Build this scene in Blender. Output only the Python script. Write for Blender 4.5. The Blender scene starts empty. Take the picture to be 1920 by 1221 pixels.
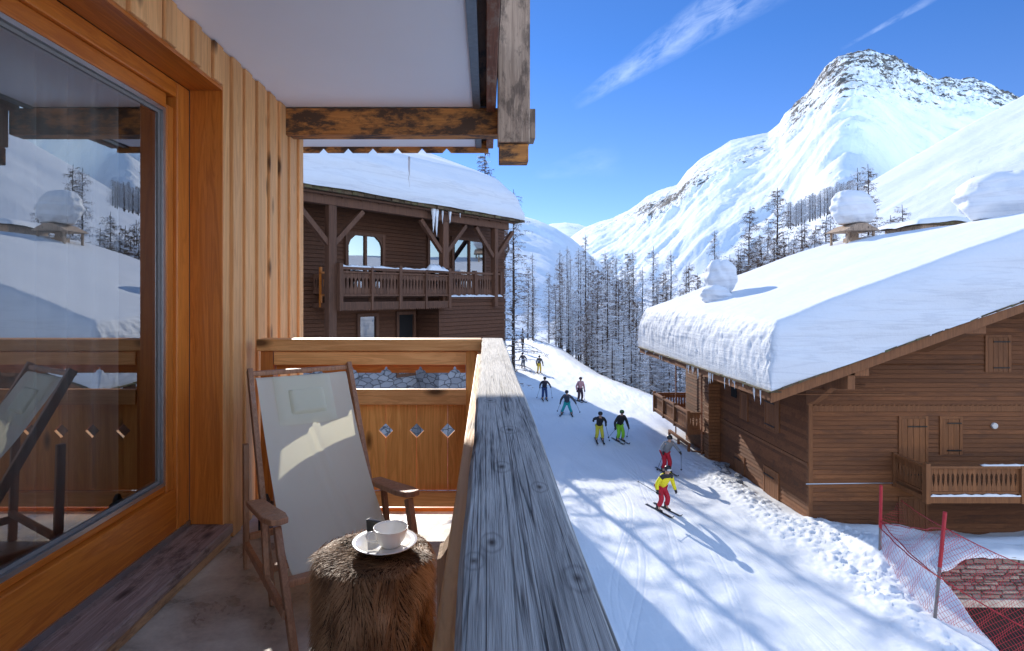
import bpy, bmesh, math, random
import numpy as np
from mathutils import Vector, Matrix
R = math.radians
F = 1066.7
random.seed(7)
sc = bpy.context.scene
col = sc.collection

# ------------------------------------------------------------------ camera, sky, sun, exposure
cd = bpy.data.cameras.new('camera'); cam = bpy.data.objects.new('camera', cd); col.objects.link(cam)
cam.location = (0, 0, 0); cam.rotation_euler = (R(90), 0, 0)
cd.lens = 20.0; cd.sensor_width = 36; cd.shift_x = .025; cd.shift_y = -.030
cd.clip_start = .03; cd.clip_end = 30000
sc.camera = cam
SUN = Vector((-.257, 1.0, .425)).normalized()
elev = math.asin(SUN.z); az = math.atan2(SUN.x, SUN.y)
sl = bpy.data.lights.new('sun', 'SUN'); sl.energy = 2.5; sl.angle = R(.5); sl.color = (1, .93, .83)
so = bpy.data.objects.new('sun', sl); col.objects.link(so)
so.rotation_euler = (-SUN).to_track_quat('-Z', 'Y').to_euler()
world = bpy.data.worlds.new('World'); sc.world = world; world.use_nodes = True
wn = world.node_tree; wn.nodes.clear()
def N(nt, t, **kw):
    n = nt.nodes.new(t)
    for k, v in kw.items():
        if k.startswith('i_'):
            key = k[2:]
            key = int(key) if key.isdigit() else key.replace('_', ' ')
            n.inputs[key].default_value = v
        else: setattr(n, k, v)
    return n
def L(nt, a, b): nt.links.new(a, b)
sky = N(wn, 'ShaderNodeTexSky', sky_type='NISHITA', sun_disc=False, sun_elevation=elev, sun_rotation=az,
        altitude=1900, air_density=1.0, dust_density=.15, ozone_density=3.2)
def math_(nt, op, a, b=None, c=None, clamp=False):
    n = N(nt, 'ShaderNodeMath', operation=op, use_clamp=clamp)
    for i, v in enumerate((a, b, c)):
        if v is None: continue
        if isinstance(v, (int, float)): n.inputs[i].default_value = v
        else: L(nt, v, n.inputs[i])
    return n.outputs[0]
tc = N(wn, 'ShaderNodeTexCoord'); sep = N(wn, 'ShaderNodeSeparateXYZ'); L(wn, tc.outputs['Generated'], sep.inputs[0])
yy = math_(wn, 'MAXIMUM', sep.outputs[1], .05)
SX = math_(wn, 'DIVIDE', sep.outputs[0], yy); SZ = math_(wn, 'DIVIDE', sep.outputs[2], yy)
def cirrus(x0, z0, x1, z1, width, scale, amt):
    dx, dz = x1 - x0, z1 - z0; l = math.hypot(dx, dz); dx /= l; dz /= l
    ax = math_(wn, 'SUBTRACT', SX, x0); az_ = math_(wn, 'SUBTRACT', SZ, z0)
    al = math_(wn, 'ADD', math_(wn, 'MULTIPLY', ax, dx), math_(wn, 'MULTIPLY', az_, dz))
    ac = math_(wn, 'SUBTRACT', math_(wn, 'MULTIPLY', az_, dx), math_(wn, 'MULTIPLY', ax, dz))
    t = math_(wn, 'DIVIDE', al, l)
    w = math_(wn, 'MULTIPLY_ADD', t, width, width * .25)
    g = math_(wn, 'DIVIDE', ac, math_(wn, 'MAXIMUM', w, .004))
    g = math_(wn, 'SUBTRACT', 1, math_(wn, 'MULTIPLY', g, g), clamp=True)
    ends = math_(wn, 'MULTIPLY', math_(wn, 'MULTIPLY', t, 6, clamp=True), math_(wn, 'MULTIPLY', math_(wn, 'SUBTRACT', 1.15, t), 3, clamp=True))
    cmb = N(wn, 'ShaderNodeCombineXYZ'); L(wn, math_(wn, 'MULTIPLY', al, 2.2), cmb.inputs[0]); L(wn, math_(wn, 'MULTIPLY', ac, 7), cmb.inputs[1])
    no = N(wn, 'ShaderNodeTexNoise', i_Scale=scale, i_Detail=7, i_Roughness=.62, i_Distortion=.4); L(wn, cmb.outputs[0], no.inputs['Vector'])
    k = math_(wn, 'MULTIPLY', math_(wn, 'SUBTRACT', no.outputs['Fac'], .36, clamp=True), 3.2, clamp=True)
    return math_(wn, 'MULTIPLY', math_(wn, 'MULTIPLY', math_(wn, 'MULTIPLY', g, ends), k), amt)
cl = math_(wn, 'ADD', cirrus(.15, .33, .50, .56, .045, 6, .24), cirrus(.62, .43, .80, .53, .008, 9, .15))
cl = math_(wn, 'ADD', cl, cirrus(.08, .21, .22, .24, .03, 5, .07), clamp=True)
grad = N(wn, 'ShaderNodeMix', data_type='RGBA'); L(wn, cl, grad.inputs[0])
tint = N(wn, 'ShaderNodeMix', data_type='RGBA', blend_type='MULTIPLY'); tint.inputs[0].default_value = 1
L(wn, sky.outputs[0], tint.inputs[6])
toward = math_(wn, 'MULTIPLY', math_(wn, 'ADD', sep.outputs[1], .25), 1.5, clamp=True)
tcol = N(wn, 'ShaderNodeMix', data_type='RGBA'); L(wn, toward, tcol.inputs[0]); tcol.inputs[6].default_value = (3.3, 2.85, 2.4, 1); tcol.inputs[7].default_value = (.20, .34, .53, 1)  # sky behind the camera is boosted as added fill light for the balcony
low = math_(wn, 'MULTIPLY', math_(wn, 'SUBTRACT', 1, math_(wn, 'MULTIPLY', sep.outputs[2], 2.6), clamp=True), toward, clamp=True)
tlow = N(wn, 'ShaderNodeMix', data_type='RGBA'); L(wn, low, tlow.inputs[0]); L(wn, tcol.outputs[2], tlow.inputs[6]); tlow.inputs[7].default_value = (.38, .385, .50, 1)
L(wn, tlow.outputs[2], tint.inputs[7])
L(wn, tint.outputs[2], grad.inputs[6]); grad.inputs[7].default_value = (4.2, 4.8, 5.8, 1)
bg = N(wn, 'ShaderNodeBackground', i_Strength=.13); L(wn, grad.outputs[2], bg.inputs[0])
wo = N(wn, 'ShaderNodeOutputWorld'); L(wn, bg.outputs[0], wo.inputs[0])
sc.view_settings.view_transform = 'Standard'; sc.view_settings.look = 'None'
sc.view_settings.exposure = 1.36; sc.view_settings.gamma = 1
sc.cycles.use_denoising = True
sc.cycles.max_bounces = 10; sc.cycles.diffuse_bounces = 7; sc.cycles.transparent_max_bounces = 12
sc.cycles.sample_clamp_indirect = 6
sc.cycles.caustics_reflective = False; sc.cycles.caustics_refractive = False

# ------------------------------------------------------------------ numpy noise
def _h(ix, iy, seed):
    n = (ix.astype(np.int64) * 374761393 + iy.astype(np.int64) * 668265263 + seed * 974711) & 0x7fffffff
    n = ((n ^ (n >> 13)) * 1274126177) & 0x7fffffff
    return ((n ^ (n >> 16)) & 0xffff) / 65535.0
def vn(x, y, seed=0):
    x = np.asarray(x, float); y = np.asarray(y, float)
    x0 = np.floor(x); y0 = np.floor(y); fx = x - x0; fy = y - y0
    fx = fx * fx * (3 - 2 * fx); fy = fy * fy * (3 - 2 * fy)
    a = _h(x0, y0, seed); b = _h(x0 + 1, y0, seed); c = _h(x0, y0 + 1, seed); d = _h(x0 + 1, y0 + 1, seed)
    return (a + (b - a) * fx) * (1 - fy) + (c + (d - c) * fx) * fy
def fbm(x, y, seed=0, o=5, g=.5):
    s = 0; a = 1; t = 0
    for i in range(o):
        s = s + a * (vn(x * 2 ** i + 17.3 * i, y * 2 ** i - 9.1 * i, seed + i) * 2 - 1); t += a; a *= g
    return s / t
def ridged(x, y, seed=0, o=5, g=.5):
    s = 0; a = 1; t = 0
    for i in range(o):
        s = s + a * (1 - 2 * np.abs(vn(x * 2 ** i + 7.3 * i, y * 2 ** i + 3.7 * i, seed + i) - .5)); t += a; a *= g
    return s / t
def ss(a, b, x):
    t = np.clip((np.asarray(x, float) - a) / (b - a), 0, 1); return t * t * (3 - 2 * t)

# ------------------------------------------------------------------ mesh builder
ORG = {}
class MB:
    def __init__(s): s.v = []; s.f = []; s.r = []; s.cur = 0.0; s.bev = 0
    def rnd(s): s.cur = random.random()
    def add(s, vs, fs, new=True):
        if new: s.rnd()
        b = len(s.v); s.v += [tuple(p) for p in vs]
        for f in fs: s.f.append(tuple(i + b for i in f)); s.r.append(s.cur)
    def split(s):
        out = []; cur = None; last = None
        for f, r in zip(s.f, s.r):
            if last is None or r != last: cur = MB(); out.append(cur); cur.fs_ = []; last = r
            cur.fs_.append(f)
        for q in out:
            idx = sorted({i for f in q.fs_ for i in f}); mp = {i: k for k, i in enumerate(idx)}
            q.v = [s.v[i] for i in idx]; q.f = [tuple(mp[i] for i in f) for f in q.fs_]; q.r = [random.random()] * len(q.f)
        return out
    def box(s, x0, x1, y0, y1, z0, z1, new=True):
        s.add([(x0,y0,z0),(x1,y0,z0),(x1,y1,z0),(x0,y1,z0),(x0,y0,z1),(x1,y0,z1),(x1,y1,z1),(x0,y1,z1)],
              [(0,3,2,1),(4,5,6,7),(0,1,5,4),(1,2,6,5),(2,3,7,6),(3,0,4,7)], new)
    def bar(s, a, b, w, h, up=(0, 0, 1), new=True):
        a = Vector(a); b = Vector(b); d = (b - a).normalized(); up = Vector(up)
        if abs(d.dot(up)) > .98: up = Vector((0, 1, 0))
        sd = d.cross(up).normalized(); u = sd.cross(d).normalized()
        vs = []
        for p in (a, b):
            for sx, sz in ((-1,-1),(1,-1),(1,1),(-1,1)): vs.append(p + sd * sx * w / 2 + u * sz * h / 2)
        s.add(vs, [(0,1,2,3),(7,6,5,4),(0,4,5,1),(1,5,6,2),(2,6,7,3),(3,7,4,0)], new)
    def tube(s, pts, rad, n=6, cap=True, new=True):
        pts = [Vector(p) for p in pts]
        if isinstance(rad, (int, float)): rad = [rad] * len(pts)
        vs = []; prev = None
        for i, p in enumerate(pts):
            d = (pts[min(i + 1, len(pts) - 1)] - pts[max(i - 1, 0)])
            d = d.normalized() if d.length > 1e-9 else Vector((0, 0, 1))
            up = prev if prev is not None else (Vector((0, 0, 1)) if abs(d.z) < .9 else Vector((1, 0, 0)))
            sd = d.cross(up)
            if sd.length < 1e-6: sd = d.cross(Vector((0, 1, 0)))
            sd.normalize(); u = sd.cross(d).normalized(); prev = u
            for k in range(n):
                a = 2 * math.pi * k / n
                vs.append(p + (sd * math.cos(a) + u * math.sin(a)) * rad[i])
        fs = []
        for i in range(len(pts) - 1):
            for k in range(n):
                k2 = (k + 1) % n
                fs.append((i*n+k, i*n+k2, (i+1)*n+k2, (i+1)*n+k))
        if cap:
            fs.append(tuple(range(n - 1, -1, -1))); fs.append(tuple((len(pts)-1)*n + k for k in range(n)))
        s.add(vs, fs, new)
    def lathe(s, prof, c=(0, 0, 0), n=24, new=True):
        vs = []; fs = []
        for r, z in prof:
            for k in range(n):
                a = 2 * math.pi * k / n; vs.append((c[0] + r * math.cos(a), c[1] + r * math.sin(a), c[2] + z))
        for i in range(len(prof) - 1):
            for k in range(n):
                k2 = (k + 1) % n; fs.append((i*n+k, i*n+k2, (i+1)*n+k2, (i+1)*n+k))
        s.add(vs, fs, new)
    def prism(s, poly, T, d0, d1, new=True):
        """poly: (a,b) outline; T(a,b,d) -> xyz"""
        n = len(poly)
        vs = [T(a, b, d0) for a, b in poly] + [T(a, b, d1) for a, b in poly]
        fs = [tuple(range(n - 1, -1, -1)), tuple(range(n, 2 * n))]
        for i in range(n): j = (i + 1) % n; fs.append((i, j, j + n, i + n))
        s.add(vs, fs, new)
    def build(s, name, mat, parent=None, smooth=False, bevel=0, seg=2, loc=None, fix=True):
        o0 = Vector(ORG.get(parent.name, (0, 0, 0))) if parent else Vector(loc or (0, 0, 0))
        me = bpy.data.meshes.new(name)
        me.from_pydata([(v[0]-o0.x, v[1]-o0.y, v[2]-o0.z) for v in s.v], [], s.f)
        at = me.attributes.new('rnd', 'FLOAT', 'FACE'); at.data.foreach_set('value', s.r)
        if fix:
            bm = bmesh.new(); bm.from_mesh(me); bmesh.ops.recalc_face_normals(bm, faces=bm.faces); bm.to_mesh(me); bm.free()
        if smooth: me.shade_smooth()
        ob = bpy.data.objects.new(name, me); col.objects.link(ob)
        if mat: me.materials.append(mat)
        if parent: ob.parent = parent
        else: ob.location = o0
        ORG[ob.name] = tuple(o0)
        if bevel:
            m = ob.modifiers.new('bevel', 'BEVEL'); m.width = bevel; m.segments = seg; m.limit_method = 'ANGLE'; m.angle_limit = R(40)
            m.harden_normals = False
        return ob
def each(mb, name, mat, parent, **kw):
    r = []
    for q in mb.split(): r.append(q.build(name, mat, parent, **kw))
    return r
def tag(o, label, cat, group=None, kind=None):
    o['label'] = label; o['category'] = cat
    if group: o['group'] = group
    if kind: o['kind'] = kind
    return o
def thing(name, label, cat, loc=(0, 0, 0), rz=0, group=None, local=False):
    o = bpy.data.objects.new(name, None); col.objects.link(o); o.location = loc; o.rotation_euler.z = rz
    o.empty_display_size = .2
    ORG[o.name] = (0, 0, 0) if local else tuple(loc)
    return tag(o, label, cat, group)
def copy_tree(o, parent=None):
    c = o.copy(); col.objects.link(c)
    if parent: c.parent = parent
    for ch in o.children: copy_tree(ch, c)
    return c
def grid_mesh(name, X, Y, Z, mat, attrs=None, kind=None, parent=None, smooth=True):
    nr, nc = X.shape
    me = bpy.data.meshes.new(name)
    o0 = np.array(ORG.get(parent.name, (0, 0, 0))) if parent else np.zeros(3)
    v = np.stack([X, Y, Z], -1).reshape(-1, 3) - o0
    idx = np.arange(nr * nc).reshape(nr, nc)
    f = np.stack([idx[:-1, :-1], idx[:-1, 1:], idx[1:, 1:], idx[1:, :-1]], -1).reshape(-1, 4)
    me.vertices.add(len(v)); me.vertices.foreach_set('co', v.ravel().astype(np.float32))
    me.loops.add(f.size); me.loops.foreach_set('vertex_index', f.ravel().astype(np.int32))
    me.polygons.add(len(f)); me.polygons.foreach_set('loop_start', (np.arange(len(f)) * 4).astype(np.int32))
    me.update(calc_edges=True)
    for k, a in (attrs or {}).items():
        at = me.attributes.new(k, 'FLOAT', 'POINT'); at.data.foreach_set('value', a.ravel().astype(np.float32))
    me.validate()
    if smooth: me.shade_smooth()
    ob = bpy.data.objects.new(name, me); col.objects.link(ob); me.materials.append(mat)
    if parent: ob.parent = parent
    if kind: ob['kind'] = kind
    ORG[ob.name] = tuple(o0)
    return ob
def P(px, py, d): return Vector(((px - 912) * d / F, d, (553 - py) * d / F))

# ------------------------------------------------------------------ materials
def new_mat(name):
    m = bpy.data.materials.new(name); m.use_nodes = True; nt = m.node_tree
    return m, nt, nt.nodes['Principled BSDF']
def ramp(nt, fac, stops, interp='LINEAR'):
    r = N(nt, 'ShaderNodeValToRGB'); r.color_ramp.interpolation = interp
    e = r.color_ramp.elements
    while len(e) < len(stops): e.new(.5)
    for i, (p, c) in enumerate(stops):
        e[i].position = p; e[i].color = (*c, 1) if len(c) == 3 else c
    L(nt, fac, r.inputs[0]); return r.outputs[0]
def mixc(nt, fac, a, b, mode='MIX'):
    m = N(nt, 'ShaderNodeMix', data_type='RGBA', blend_type=mode)
    for i, v in ((0, fac), (6, a), (7, b)):
        if isinstance(v, (int, float)): m.inputs[i].default_value = v
        elif isinstance(v, tuple): m.inputs[i].default_value = (*v, 1) if len(v) == 3 else v
        else: L(nt, v, m.inputs[i])
    return m.outputs[2]
def coords(nt, scale, rnd=True, off=(0, 0, 0)):
    t = N(nt, 'ShaderNodeTexCoord'); mp = N(nt, 'ShaderNodeMapping'); mp.inputs['Scale'].default_value = scale
    mp.inputs['Location'].default_value = off
    src = t.outputs['Object']
    if rnd:
        a = N(nt, 'ShaderNodeAttribute', attribute_name='rnd')
        m = math_(nt, 'MULTIPLY', a.outputs['Fac'], 37.0)
        ad = N(nt, 'ShaderNodeVectorMath', operation='ADD'); L(nt, src, ad.inputs[0]); L(nt, m, ad.inputs[1]); src = ad.outputs[0]
    L(nt, src, mp.inputs[0]); return mp.outputs[0]
def noise(nt, vec, scale, detail=5, rough=.55, dist=0):
    n = N(nt, 'ShaderNodeTexNoise', i_Scale=scale, i_Detail=detail, i_Roughness=rough, i_Distortion=dist); L(nt, vec, n.inputs['Vector']); return n.outputs['Fac']
def bump(nt, bs, h, strength=.3, dist=.01):
    b = N(nt, 'ShaderNodeBump'); b.inputs['Strength'].default_value = strength; b.inputs['Distance'].default_value = dist
    L(nt, h, b.inputs['Height']); L(nt, b.outputs[0], bs.inputs['Normal']); return b
def wood(name, light, dark, axis='Z', scale=1.0, rough=.6, knots=.0, var=.25, bstr=.35, fine=.5, stain=None, stain_amt=0, coat=0, stain_scale=3):
    m, nt, bs = new_mat(name)
    i = 'XYZ'.index(axis)
    s1 = [9 * scale] * 3; s1[i] = .55 * scale
    s2 = [70 * scale] * 3; s2[i] = 1.6 * scale
    v1 = coords(nt, s1); v2 = coords(nt, s2)
    n1 = noise(nt, v1, 1.6, 6, .6, 1.4); n2 = noise(nt, v2, 1.2, 4, .6, .3)
    wv = math_(nt, 'SINE', math_(nt, 'MULTIPLY', n1, 38)); wv = math_(nt, 'MULTIPLY_ADD', wv, .5, .5)
    f = math_(nt, 'ADD', math_(nt, 'MULTIPLY', n1, .55), math_(nt, 'MULTIPLY', wv, .22))
    f = math_(nt, 'ADD', f, math_(nt, 'MULTIPLY', math_(nt, 'SUBTRACT', n2, .5), fine))
    c = ramp(nt, f, [(.22, light), (.75, dark)])
    a = N(nt, 'ShaderNodeAttribute', attribute_name='rnd')
    br = math_(nt, 'MULTIPLY_ADD', a.outputs['Fac'], var, 1 - var * .5)
    hs = N(nt, 'ShaderNodeHueSaturation'); L(nt, br, hs.inputs['Value']); L(nt, c, hs.inputs['Color']); c = hs.outputs[0]
    if knots:
        s3 = [6.5 * scale] * 3; s3[i] = 2.6 * scale
        vo = N(nt, 'ShaderNodeTexVoronoi', i_Scale=1.0, i_Randomness=1.0); L(nt, coords(nt, s3), vo.inputs['Vector'])
        sepc = N(nt, 'ShaderNodeSeparateColor'); L(nt, vo.outputs['Color'], sepc.inputs[0])
        gate = math_(nt, 'GREATER_THAN', sepc.outputs[0], .45)
        k = math_(nt, 'SUBTRACT', 1, math_(nt, 'DIVIDE', vo.outputs['Distance'], .14 * knots + .15), clamp=True)
        k = math_(nt, 'MULTIPLY', math_(nt, 'MULTIPLY', k, 1.6, clamp=True), gate)
        c = mixc(nt, k, c, tuple(x * .22 for x in dark))
    if stain:
        s4 = [1.3] * 3; s4[i] = .55; v4 = coords(nt, s4); n4 = noise(nt, v4, stain_scale, 8, .72, .08)
        k = math_(nt, 'MULTIPLY', math_(nt, 'SUBTRACT', n4, .56 - .12 * stain_amt, clamp=True), 9, clamp=True)
        k = math_(nt, 'MULTIPLY', k, min(1, stain_amt + .25)); c = mixc(nt, k, c, stain)
    L(nt, c, bs.inputs['Base Color']); bs.inputs['Roughness'].default_value = rough
    bs.inputs['Specular IOR Level'].default_value = .35
    if coat: bs.inputs['Coat Weight'].default_value = coat; bs.inputs['Coat Roughness'].default_value = .25
    bump(nt, bs, f, bstr, .006)
    return m
def plain(name, c, rough=.6, metal=0, nscale=20, namt=.15, bstr=.1, spec=.4):
    m, nt, bs = new_mat(name); v = coords(nt, (1, 1, 1), False); n = noise(nt, v, nscale, 5)
    cc = mixc(nt, math_(nt, 'MULTIPLY', n, namt * 2, clamp=True), c, tuple(x * .55 for x in c))
    L(nt, cc, bs.inputs['Base Color']); bs.inputs['Roughness'].default_value = rough; bs.inputs['Metallic'].default_value = metal
    bs.inputs['Specular IOR Level'].default_value = spec
    bump(nt, bs, n, bstr, .005); return m
def snow_mat(name, scale=1.0, bs_=.35, dist=.05, layers=0, tintc=(.70, .73, .77)):
    m, nt, bs = new_mat(name); v = coords(nt, (1, 1, 1), False)
    n1 = noise(nt, v, 2.2 * scale, 8, .62); n2 = noise(nt, v, 14 * scale, 5, .6)
    h = math_(nt, 'ADD', n1, math_(nt, 'MULTIPLY', n2, .35))
    if layers:
        v3 = coords(nt, (.25, .25, 3.2), False); n3 = noise(nt, v3, 1.0, 3, .55, .3)
        h = math_(nt, 'ADD', h, math_(nt, 'MULTIPLY', n3, layers)); ln = math_(nt, 'SUBTRACT', 1, math_(nt, 'MULTIPLY', math_(nt, 'ABSOLUTE', math_(nt, 'SUBTRACT', n3, .5)), 26), clamp=True)
        g0 = N(nt, 'ShaderNodeNewGeometry'); gs = N(nt, 'ShaderNodeSeparateXYZ'); L(nt, g0.outputs['Normal'], gs.inputs[0]); ln = math_(nt, 'MULTIPLY', ln, math_(nt, 'MULTIPLY', math_(nt, 'SUBTRACT', .75, gs.outputs[2], clamp=True), 1.6, clamp=True))
    c = mixc(nt, math_(nt, 'MULTIPLY', n2, .5), tintc, tuple(x * .93 for x in tintc))
    if layers: c = mixc(nt, math_(nt, 'MULTIPLY', ln, .45), c, (.52, .55, .60))
    L(nt, c, bs.inputs['Base Color']); bs.inputs['Roughness'].default_value = .75; bs.inputs['Specular IOR Level'].default_value = .25
    bump(nt, bs, h, bs_, dist); return m
M = {}
M['siding'] = wood('siding_wood', (.80, .43, .175), (.52, .24, .082), 'Z', 1.0, .62, .6, .26, .4)
M['orange'] = wood('varnished_orange_wood', (.62, .20, .032), (.36, .095, .012), 'Z', 1.0, .33, .35, .2, .15, coat=.25)
M['orange_y'] = wood('varnished_orange_wood_lengthwise', (.55, .165, .02), (.32, .07, .007), 'Y', 1.0, .33, .3, .2, .15, coat=.25)
M['orange_x'] = wood('varnished_orange_wood_crosswise', (.62, .22, .04), (.36, .10, .014), 'X', 1.0, .4, .3, .2, .15)
M['panel_x'] = wood('railing_wood_crosswise', (.92, .47, .18), (.60, .25, .07), 'X', 1.1, .55, .7, .3, .35)
M['panel_z'] = wood('railing_wood_upright', (.92, .45, .13), (.60, .235, .05), 'Z', 1.1, .55, .5, .25, .35)
M['panel_y'] = wood('railing_wood_lengthwise', (.88, .48, .20), (.54, .24, .08), 'Y', 1.1, .55, .6, .3, .35)
M['beam'] = wood('stained_beam_wood', (.62, .27, .07), (.30, .12, .035), 'X', .8, .7, .4, .2, .6, stain=(.085, .05, .03), stain_amt=.85, stain_scale=6)
M['beam_y'] = wood('stained_beam_wood_lengthwise', (.20, .10, .05), (.07, .035, .02), 'Y', .8, .7, .4, .4, .6, stain=(.02, .013, .01), stain_amt=.7, stain_scale=5)
M['rusty'] = wood('red_brown_rafter_wood', (.30, .12, .06), (.12, .045, .025), 'Y', .8, .7, .3, .4, .6, stain=(.35, .24, .16), stain_amt=.5, stain_scale=8)
M['greypost'] = wood('weathered_post_wood', (.48, .35, .25), (.24, .165, .115), 'Z', .9, .8, .5, .3, .8, stain=(.07, .05, .038), stain_amt=.45, stain_scale=7)
M['sill'] = wood('worn_sill_wood', (.42, .32, .29), (.19, .125, .11), 'Y', 1.0, .6, .4, .3, .9, stain=(.07, .042, .038), stain_amt=.45, stain_scale=9)
M['sillfront'] = wood('worn_sill_front_wood', (.50, .31, .17), (.26, .13, .06), 'Y', 1.0, .6, .7, .3, .7, stain=(.07, .04, .03), stain_amt=.5, stain_scale=6)
M['chairwood'] = wood('deck_chair_wood', (.44, .23, .13), (.22, .105, .06), 'Z', 2.0, .5, 0, .4, .4, stain=(.4, .28, .22), stain_amt=.25, stain_scale=14)
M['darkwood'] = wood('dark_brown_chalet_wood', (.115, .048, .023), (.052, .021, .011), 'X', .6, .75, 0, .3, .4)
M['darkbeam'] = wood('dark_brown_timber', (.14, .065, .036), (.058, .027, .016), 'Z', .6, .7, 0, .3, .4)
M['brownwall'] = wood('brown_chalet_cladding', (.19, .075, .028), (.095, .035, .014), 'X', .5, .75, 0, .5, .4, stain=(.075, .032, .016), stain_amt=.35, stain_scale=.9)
M['browntrim'] = wood('brown_chalet_trim_wood', (.22, .09, .034), (.115, .044, .017), 'Z', .5, .7, 0, .3, .4)
M['shingle'] = wood('mossy_shingle_wood', (.13, .085, .05), (.04, .028, .018), 'Y', .8, .9, 0, .9, .8, stain=(.12, .12, .05), stain_amt=.6, stain_scale=3)
M['snow'] = snow_mat('roof_snow_surface', 1.0, .22, .04)
M['snowlayer'] = snow_mat('layered_roof_snow_surface', 1.0, .4, .08, layers=1.6)
M['ice'] = None
# handrail: strong silver-grey grain
def handrail_mat():
    m, nt, bs = new_mat('weathered_handrail_wood')
    v1 = coords(nt, (14, .9, 14), False); n1 = noise(nt, v1, 1.4, 3, .5, .5)
    wv = math_(nt, 'MULTIPLY_ADD', math_(nt, 'SINE', math_(nt, 'MULTIPLY', n1, 95)), .5, .5)
    v2 = coords(nt, (420, 11, 420), False); n2 = noise(nt, v2, 1.1, 4, .6, .1)
    v3 = coords(nt, (130, 3.4, 130), False); n3 = noise(nt, v3, 1.1, 5, .65, .15)
    v5 = coords(nt, (22, 2.5, 22), False); n5 = noise(nt, v5, 1.0, 5, .6, .3)
    v6 = coords(nt, (55, .55, 55), False); n6 = noise(nt, v6, 1.0, 2, .5, .2)
    f = math_(nt, 'ADD', math_(nt, 'MULTIPLY', n2, .34), math_(nt, 'ADD', math_(nt, 'MULTIPLY', n3, .36), math_(nt, 'ADD', math_(nt, 'MULTIPLY', wv, .05), math_(nt, 'MULTIPLY', n5, .36))))
    crack = math_(nt, 'SUBTRACT', 1, math_(nt, 'MULTIPLY', math_(nt, 'ABSOLUTE', math_(nt, 'SUBTRACT', n6, .47)), 55), clamp=True)
    f = math_(nt, 'SUBTRACT', f, math_(nt, 'MULTIPLY', crack, .16))
    c = ramp(nt, f, [(.36, (.06, .057, .055)), (.46, (.24, .228, .215)), (.57, (.42, .40, .375)), (.74, (.62, .59, .55))])
    tcx = N(nt, 'ShaderNodeTexCoord')
    for (kx, ky, kr_) in ((.0058, .621, .0065), (-.0125, .578, .0055), (.087, .541, .0075), (.024, .892, .008), (.046, 1.14, .009), (.01, 1.45, .008), (.075, .80, .006)):
        sb = N(nt, 'ShaderNodeVectorMath', operation='SUBTRACT'); L(nt, tcx.outputs['Object'], sb.inputs[0]); sb.inputs[1].default_value = (kx, ky - 3.45, 0)
        ml = N(nt, 'ShaderNodeVectorMath', operation='MULTIPLY'); L(nt, sb.outputs[0], ml.inputs[0]); ml.inputs[1].default_value = (1 / kr_, .55 / kr_, 0)
        le = N(nt, 'ShaderNodeVectorMath', operation='LENGTH'); L(nt, ml.outputs[0], le.inputs[0]); dd = math_(nt, 'ADD', le.outputs['Value'], math_(nt, 'MULTIPLY', math_(nt, 'SUBTRACT', n3, .5), 1.0))
        kk = math_(nt, 'MULTIPLY', math_(nt, 'SUBTRACT', .95, dd, clamp=True), 1.1, clamp=True)
        c = mixc(nt, kk, c, (.055, .038, .03)); ring = math_(nt, 'MULTIPLY', math_(nt, 'SUBTRACT', 1, math_(nt, 'MULTIPLY', math_(nt, 'ABSOLUTE', math_(nt, 'SUBTRACT', dd, 1.9)), 2.2), clamp=True), .4); c = mixc(nt, ring, c, (.11, .10, .095))
    vo = N(nt, 'ShaderNodeTexVoronoi', i_Scale=1.0); L(nt, coords(nt, (11, 3.2, 11), False, (.3, .1, 0)), vo.inputs['Vector'])
    sepc = N(nt, 'ShaderNodeSeparateColor'); L(nt, vo.outputs['Color'], sepc.inputs[0])
    k = math_(nt, 'MULTIPLY', math_(nt, 'SUBTRACT', 1, math_(nt, 'DIVIDE', vo.outputs['Distance'], .24), clamp=True), math_(nt, 'GREATER_THAN', sepc.outputs[0], .6))
    c = mixc(nt, math_(nt, 'MULTIPLY', k, 1.5, clamp=True), c, (.05, .035, .028))
    L(nt, c, bs.inputs['Base Color']); bs.inputs['Roughness'].default_value = .7; bs.inputs['Specular IOR Level'].default_value = .3
    bump(nt, bs, math_(nt, 'SUBTRACT', f, math_(nt, 'MULTIPLY', k, .6)), .9, .004)
    return m
M['handrail'] = handrail_mat()
M['ceiling'] = plain('white_painted_soffit', (.90, .875, .85), .9, 0, 3, .05, .05)
M['concrete'] = None
def concrete():
    m, nt, bs = new_mat('wet_concrete_floor'); v = coords(nt, (1, 1, 1), False)
    n1 = noise(nt, v, 3.2, 8, .6, .4); n2 = noise(nt, v, 40, 4, .6)
    f = math_(nt, 'ADD', n1, math_(nt, 'MULTIPLY', math_(nt, 'SUBTRACT', n2, .5), .25))
    c = ramp(nt, f, [(.35, (.24, .205, .17)), (.50, (.46, .40, .34)), (.68, (.62, .56, .48))])
    L(nt, c, bs.inputs['Base Color'])
    L(nt, ramp(nt, n1, [(.38, (.18,) * 3), (.55, (.6,) * 3)]), bs.inputs['Roughness']); bump(nt, bs, f, .25, .004); return m
M['concrete'] = concrete()
M['metal'] = plain('tarnished_flashing_metal', (.30, .31, .31), .4, .7, 30, .5, .3)
M['steel'] = plain('brushed_aluminium', (.55, .56, .57), .3, .9, 30, .2, .1)
M['gasket'] = plain('grey_rubber_gasket', (.22, .215, .21), .5)
M['black'] = plain('black_plastic', (.012, .012, .014), .35)
M['porcelain'] = plain('white_glazed_porcelain', (.80, .79, .76), .12, 0, 3, .0, .0, .6)
M['iron'] = plain('dark_iron', (.03, .028, .028), .5, .6)
M['plaster'] = plain('interior_plaster', (.22, .18, .15), .9)
M['darkfloor'] = plain('interior_dark_floor', (.07, .045, .03), .6)
M['redplastic'] = plain('red_plastic', (.42, .02, .03), .45)
M['greyplastic'] = plain('grey_pole_plastic', (.18, .16, .165), .5)
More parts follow.
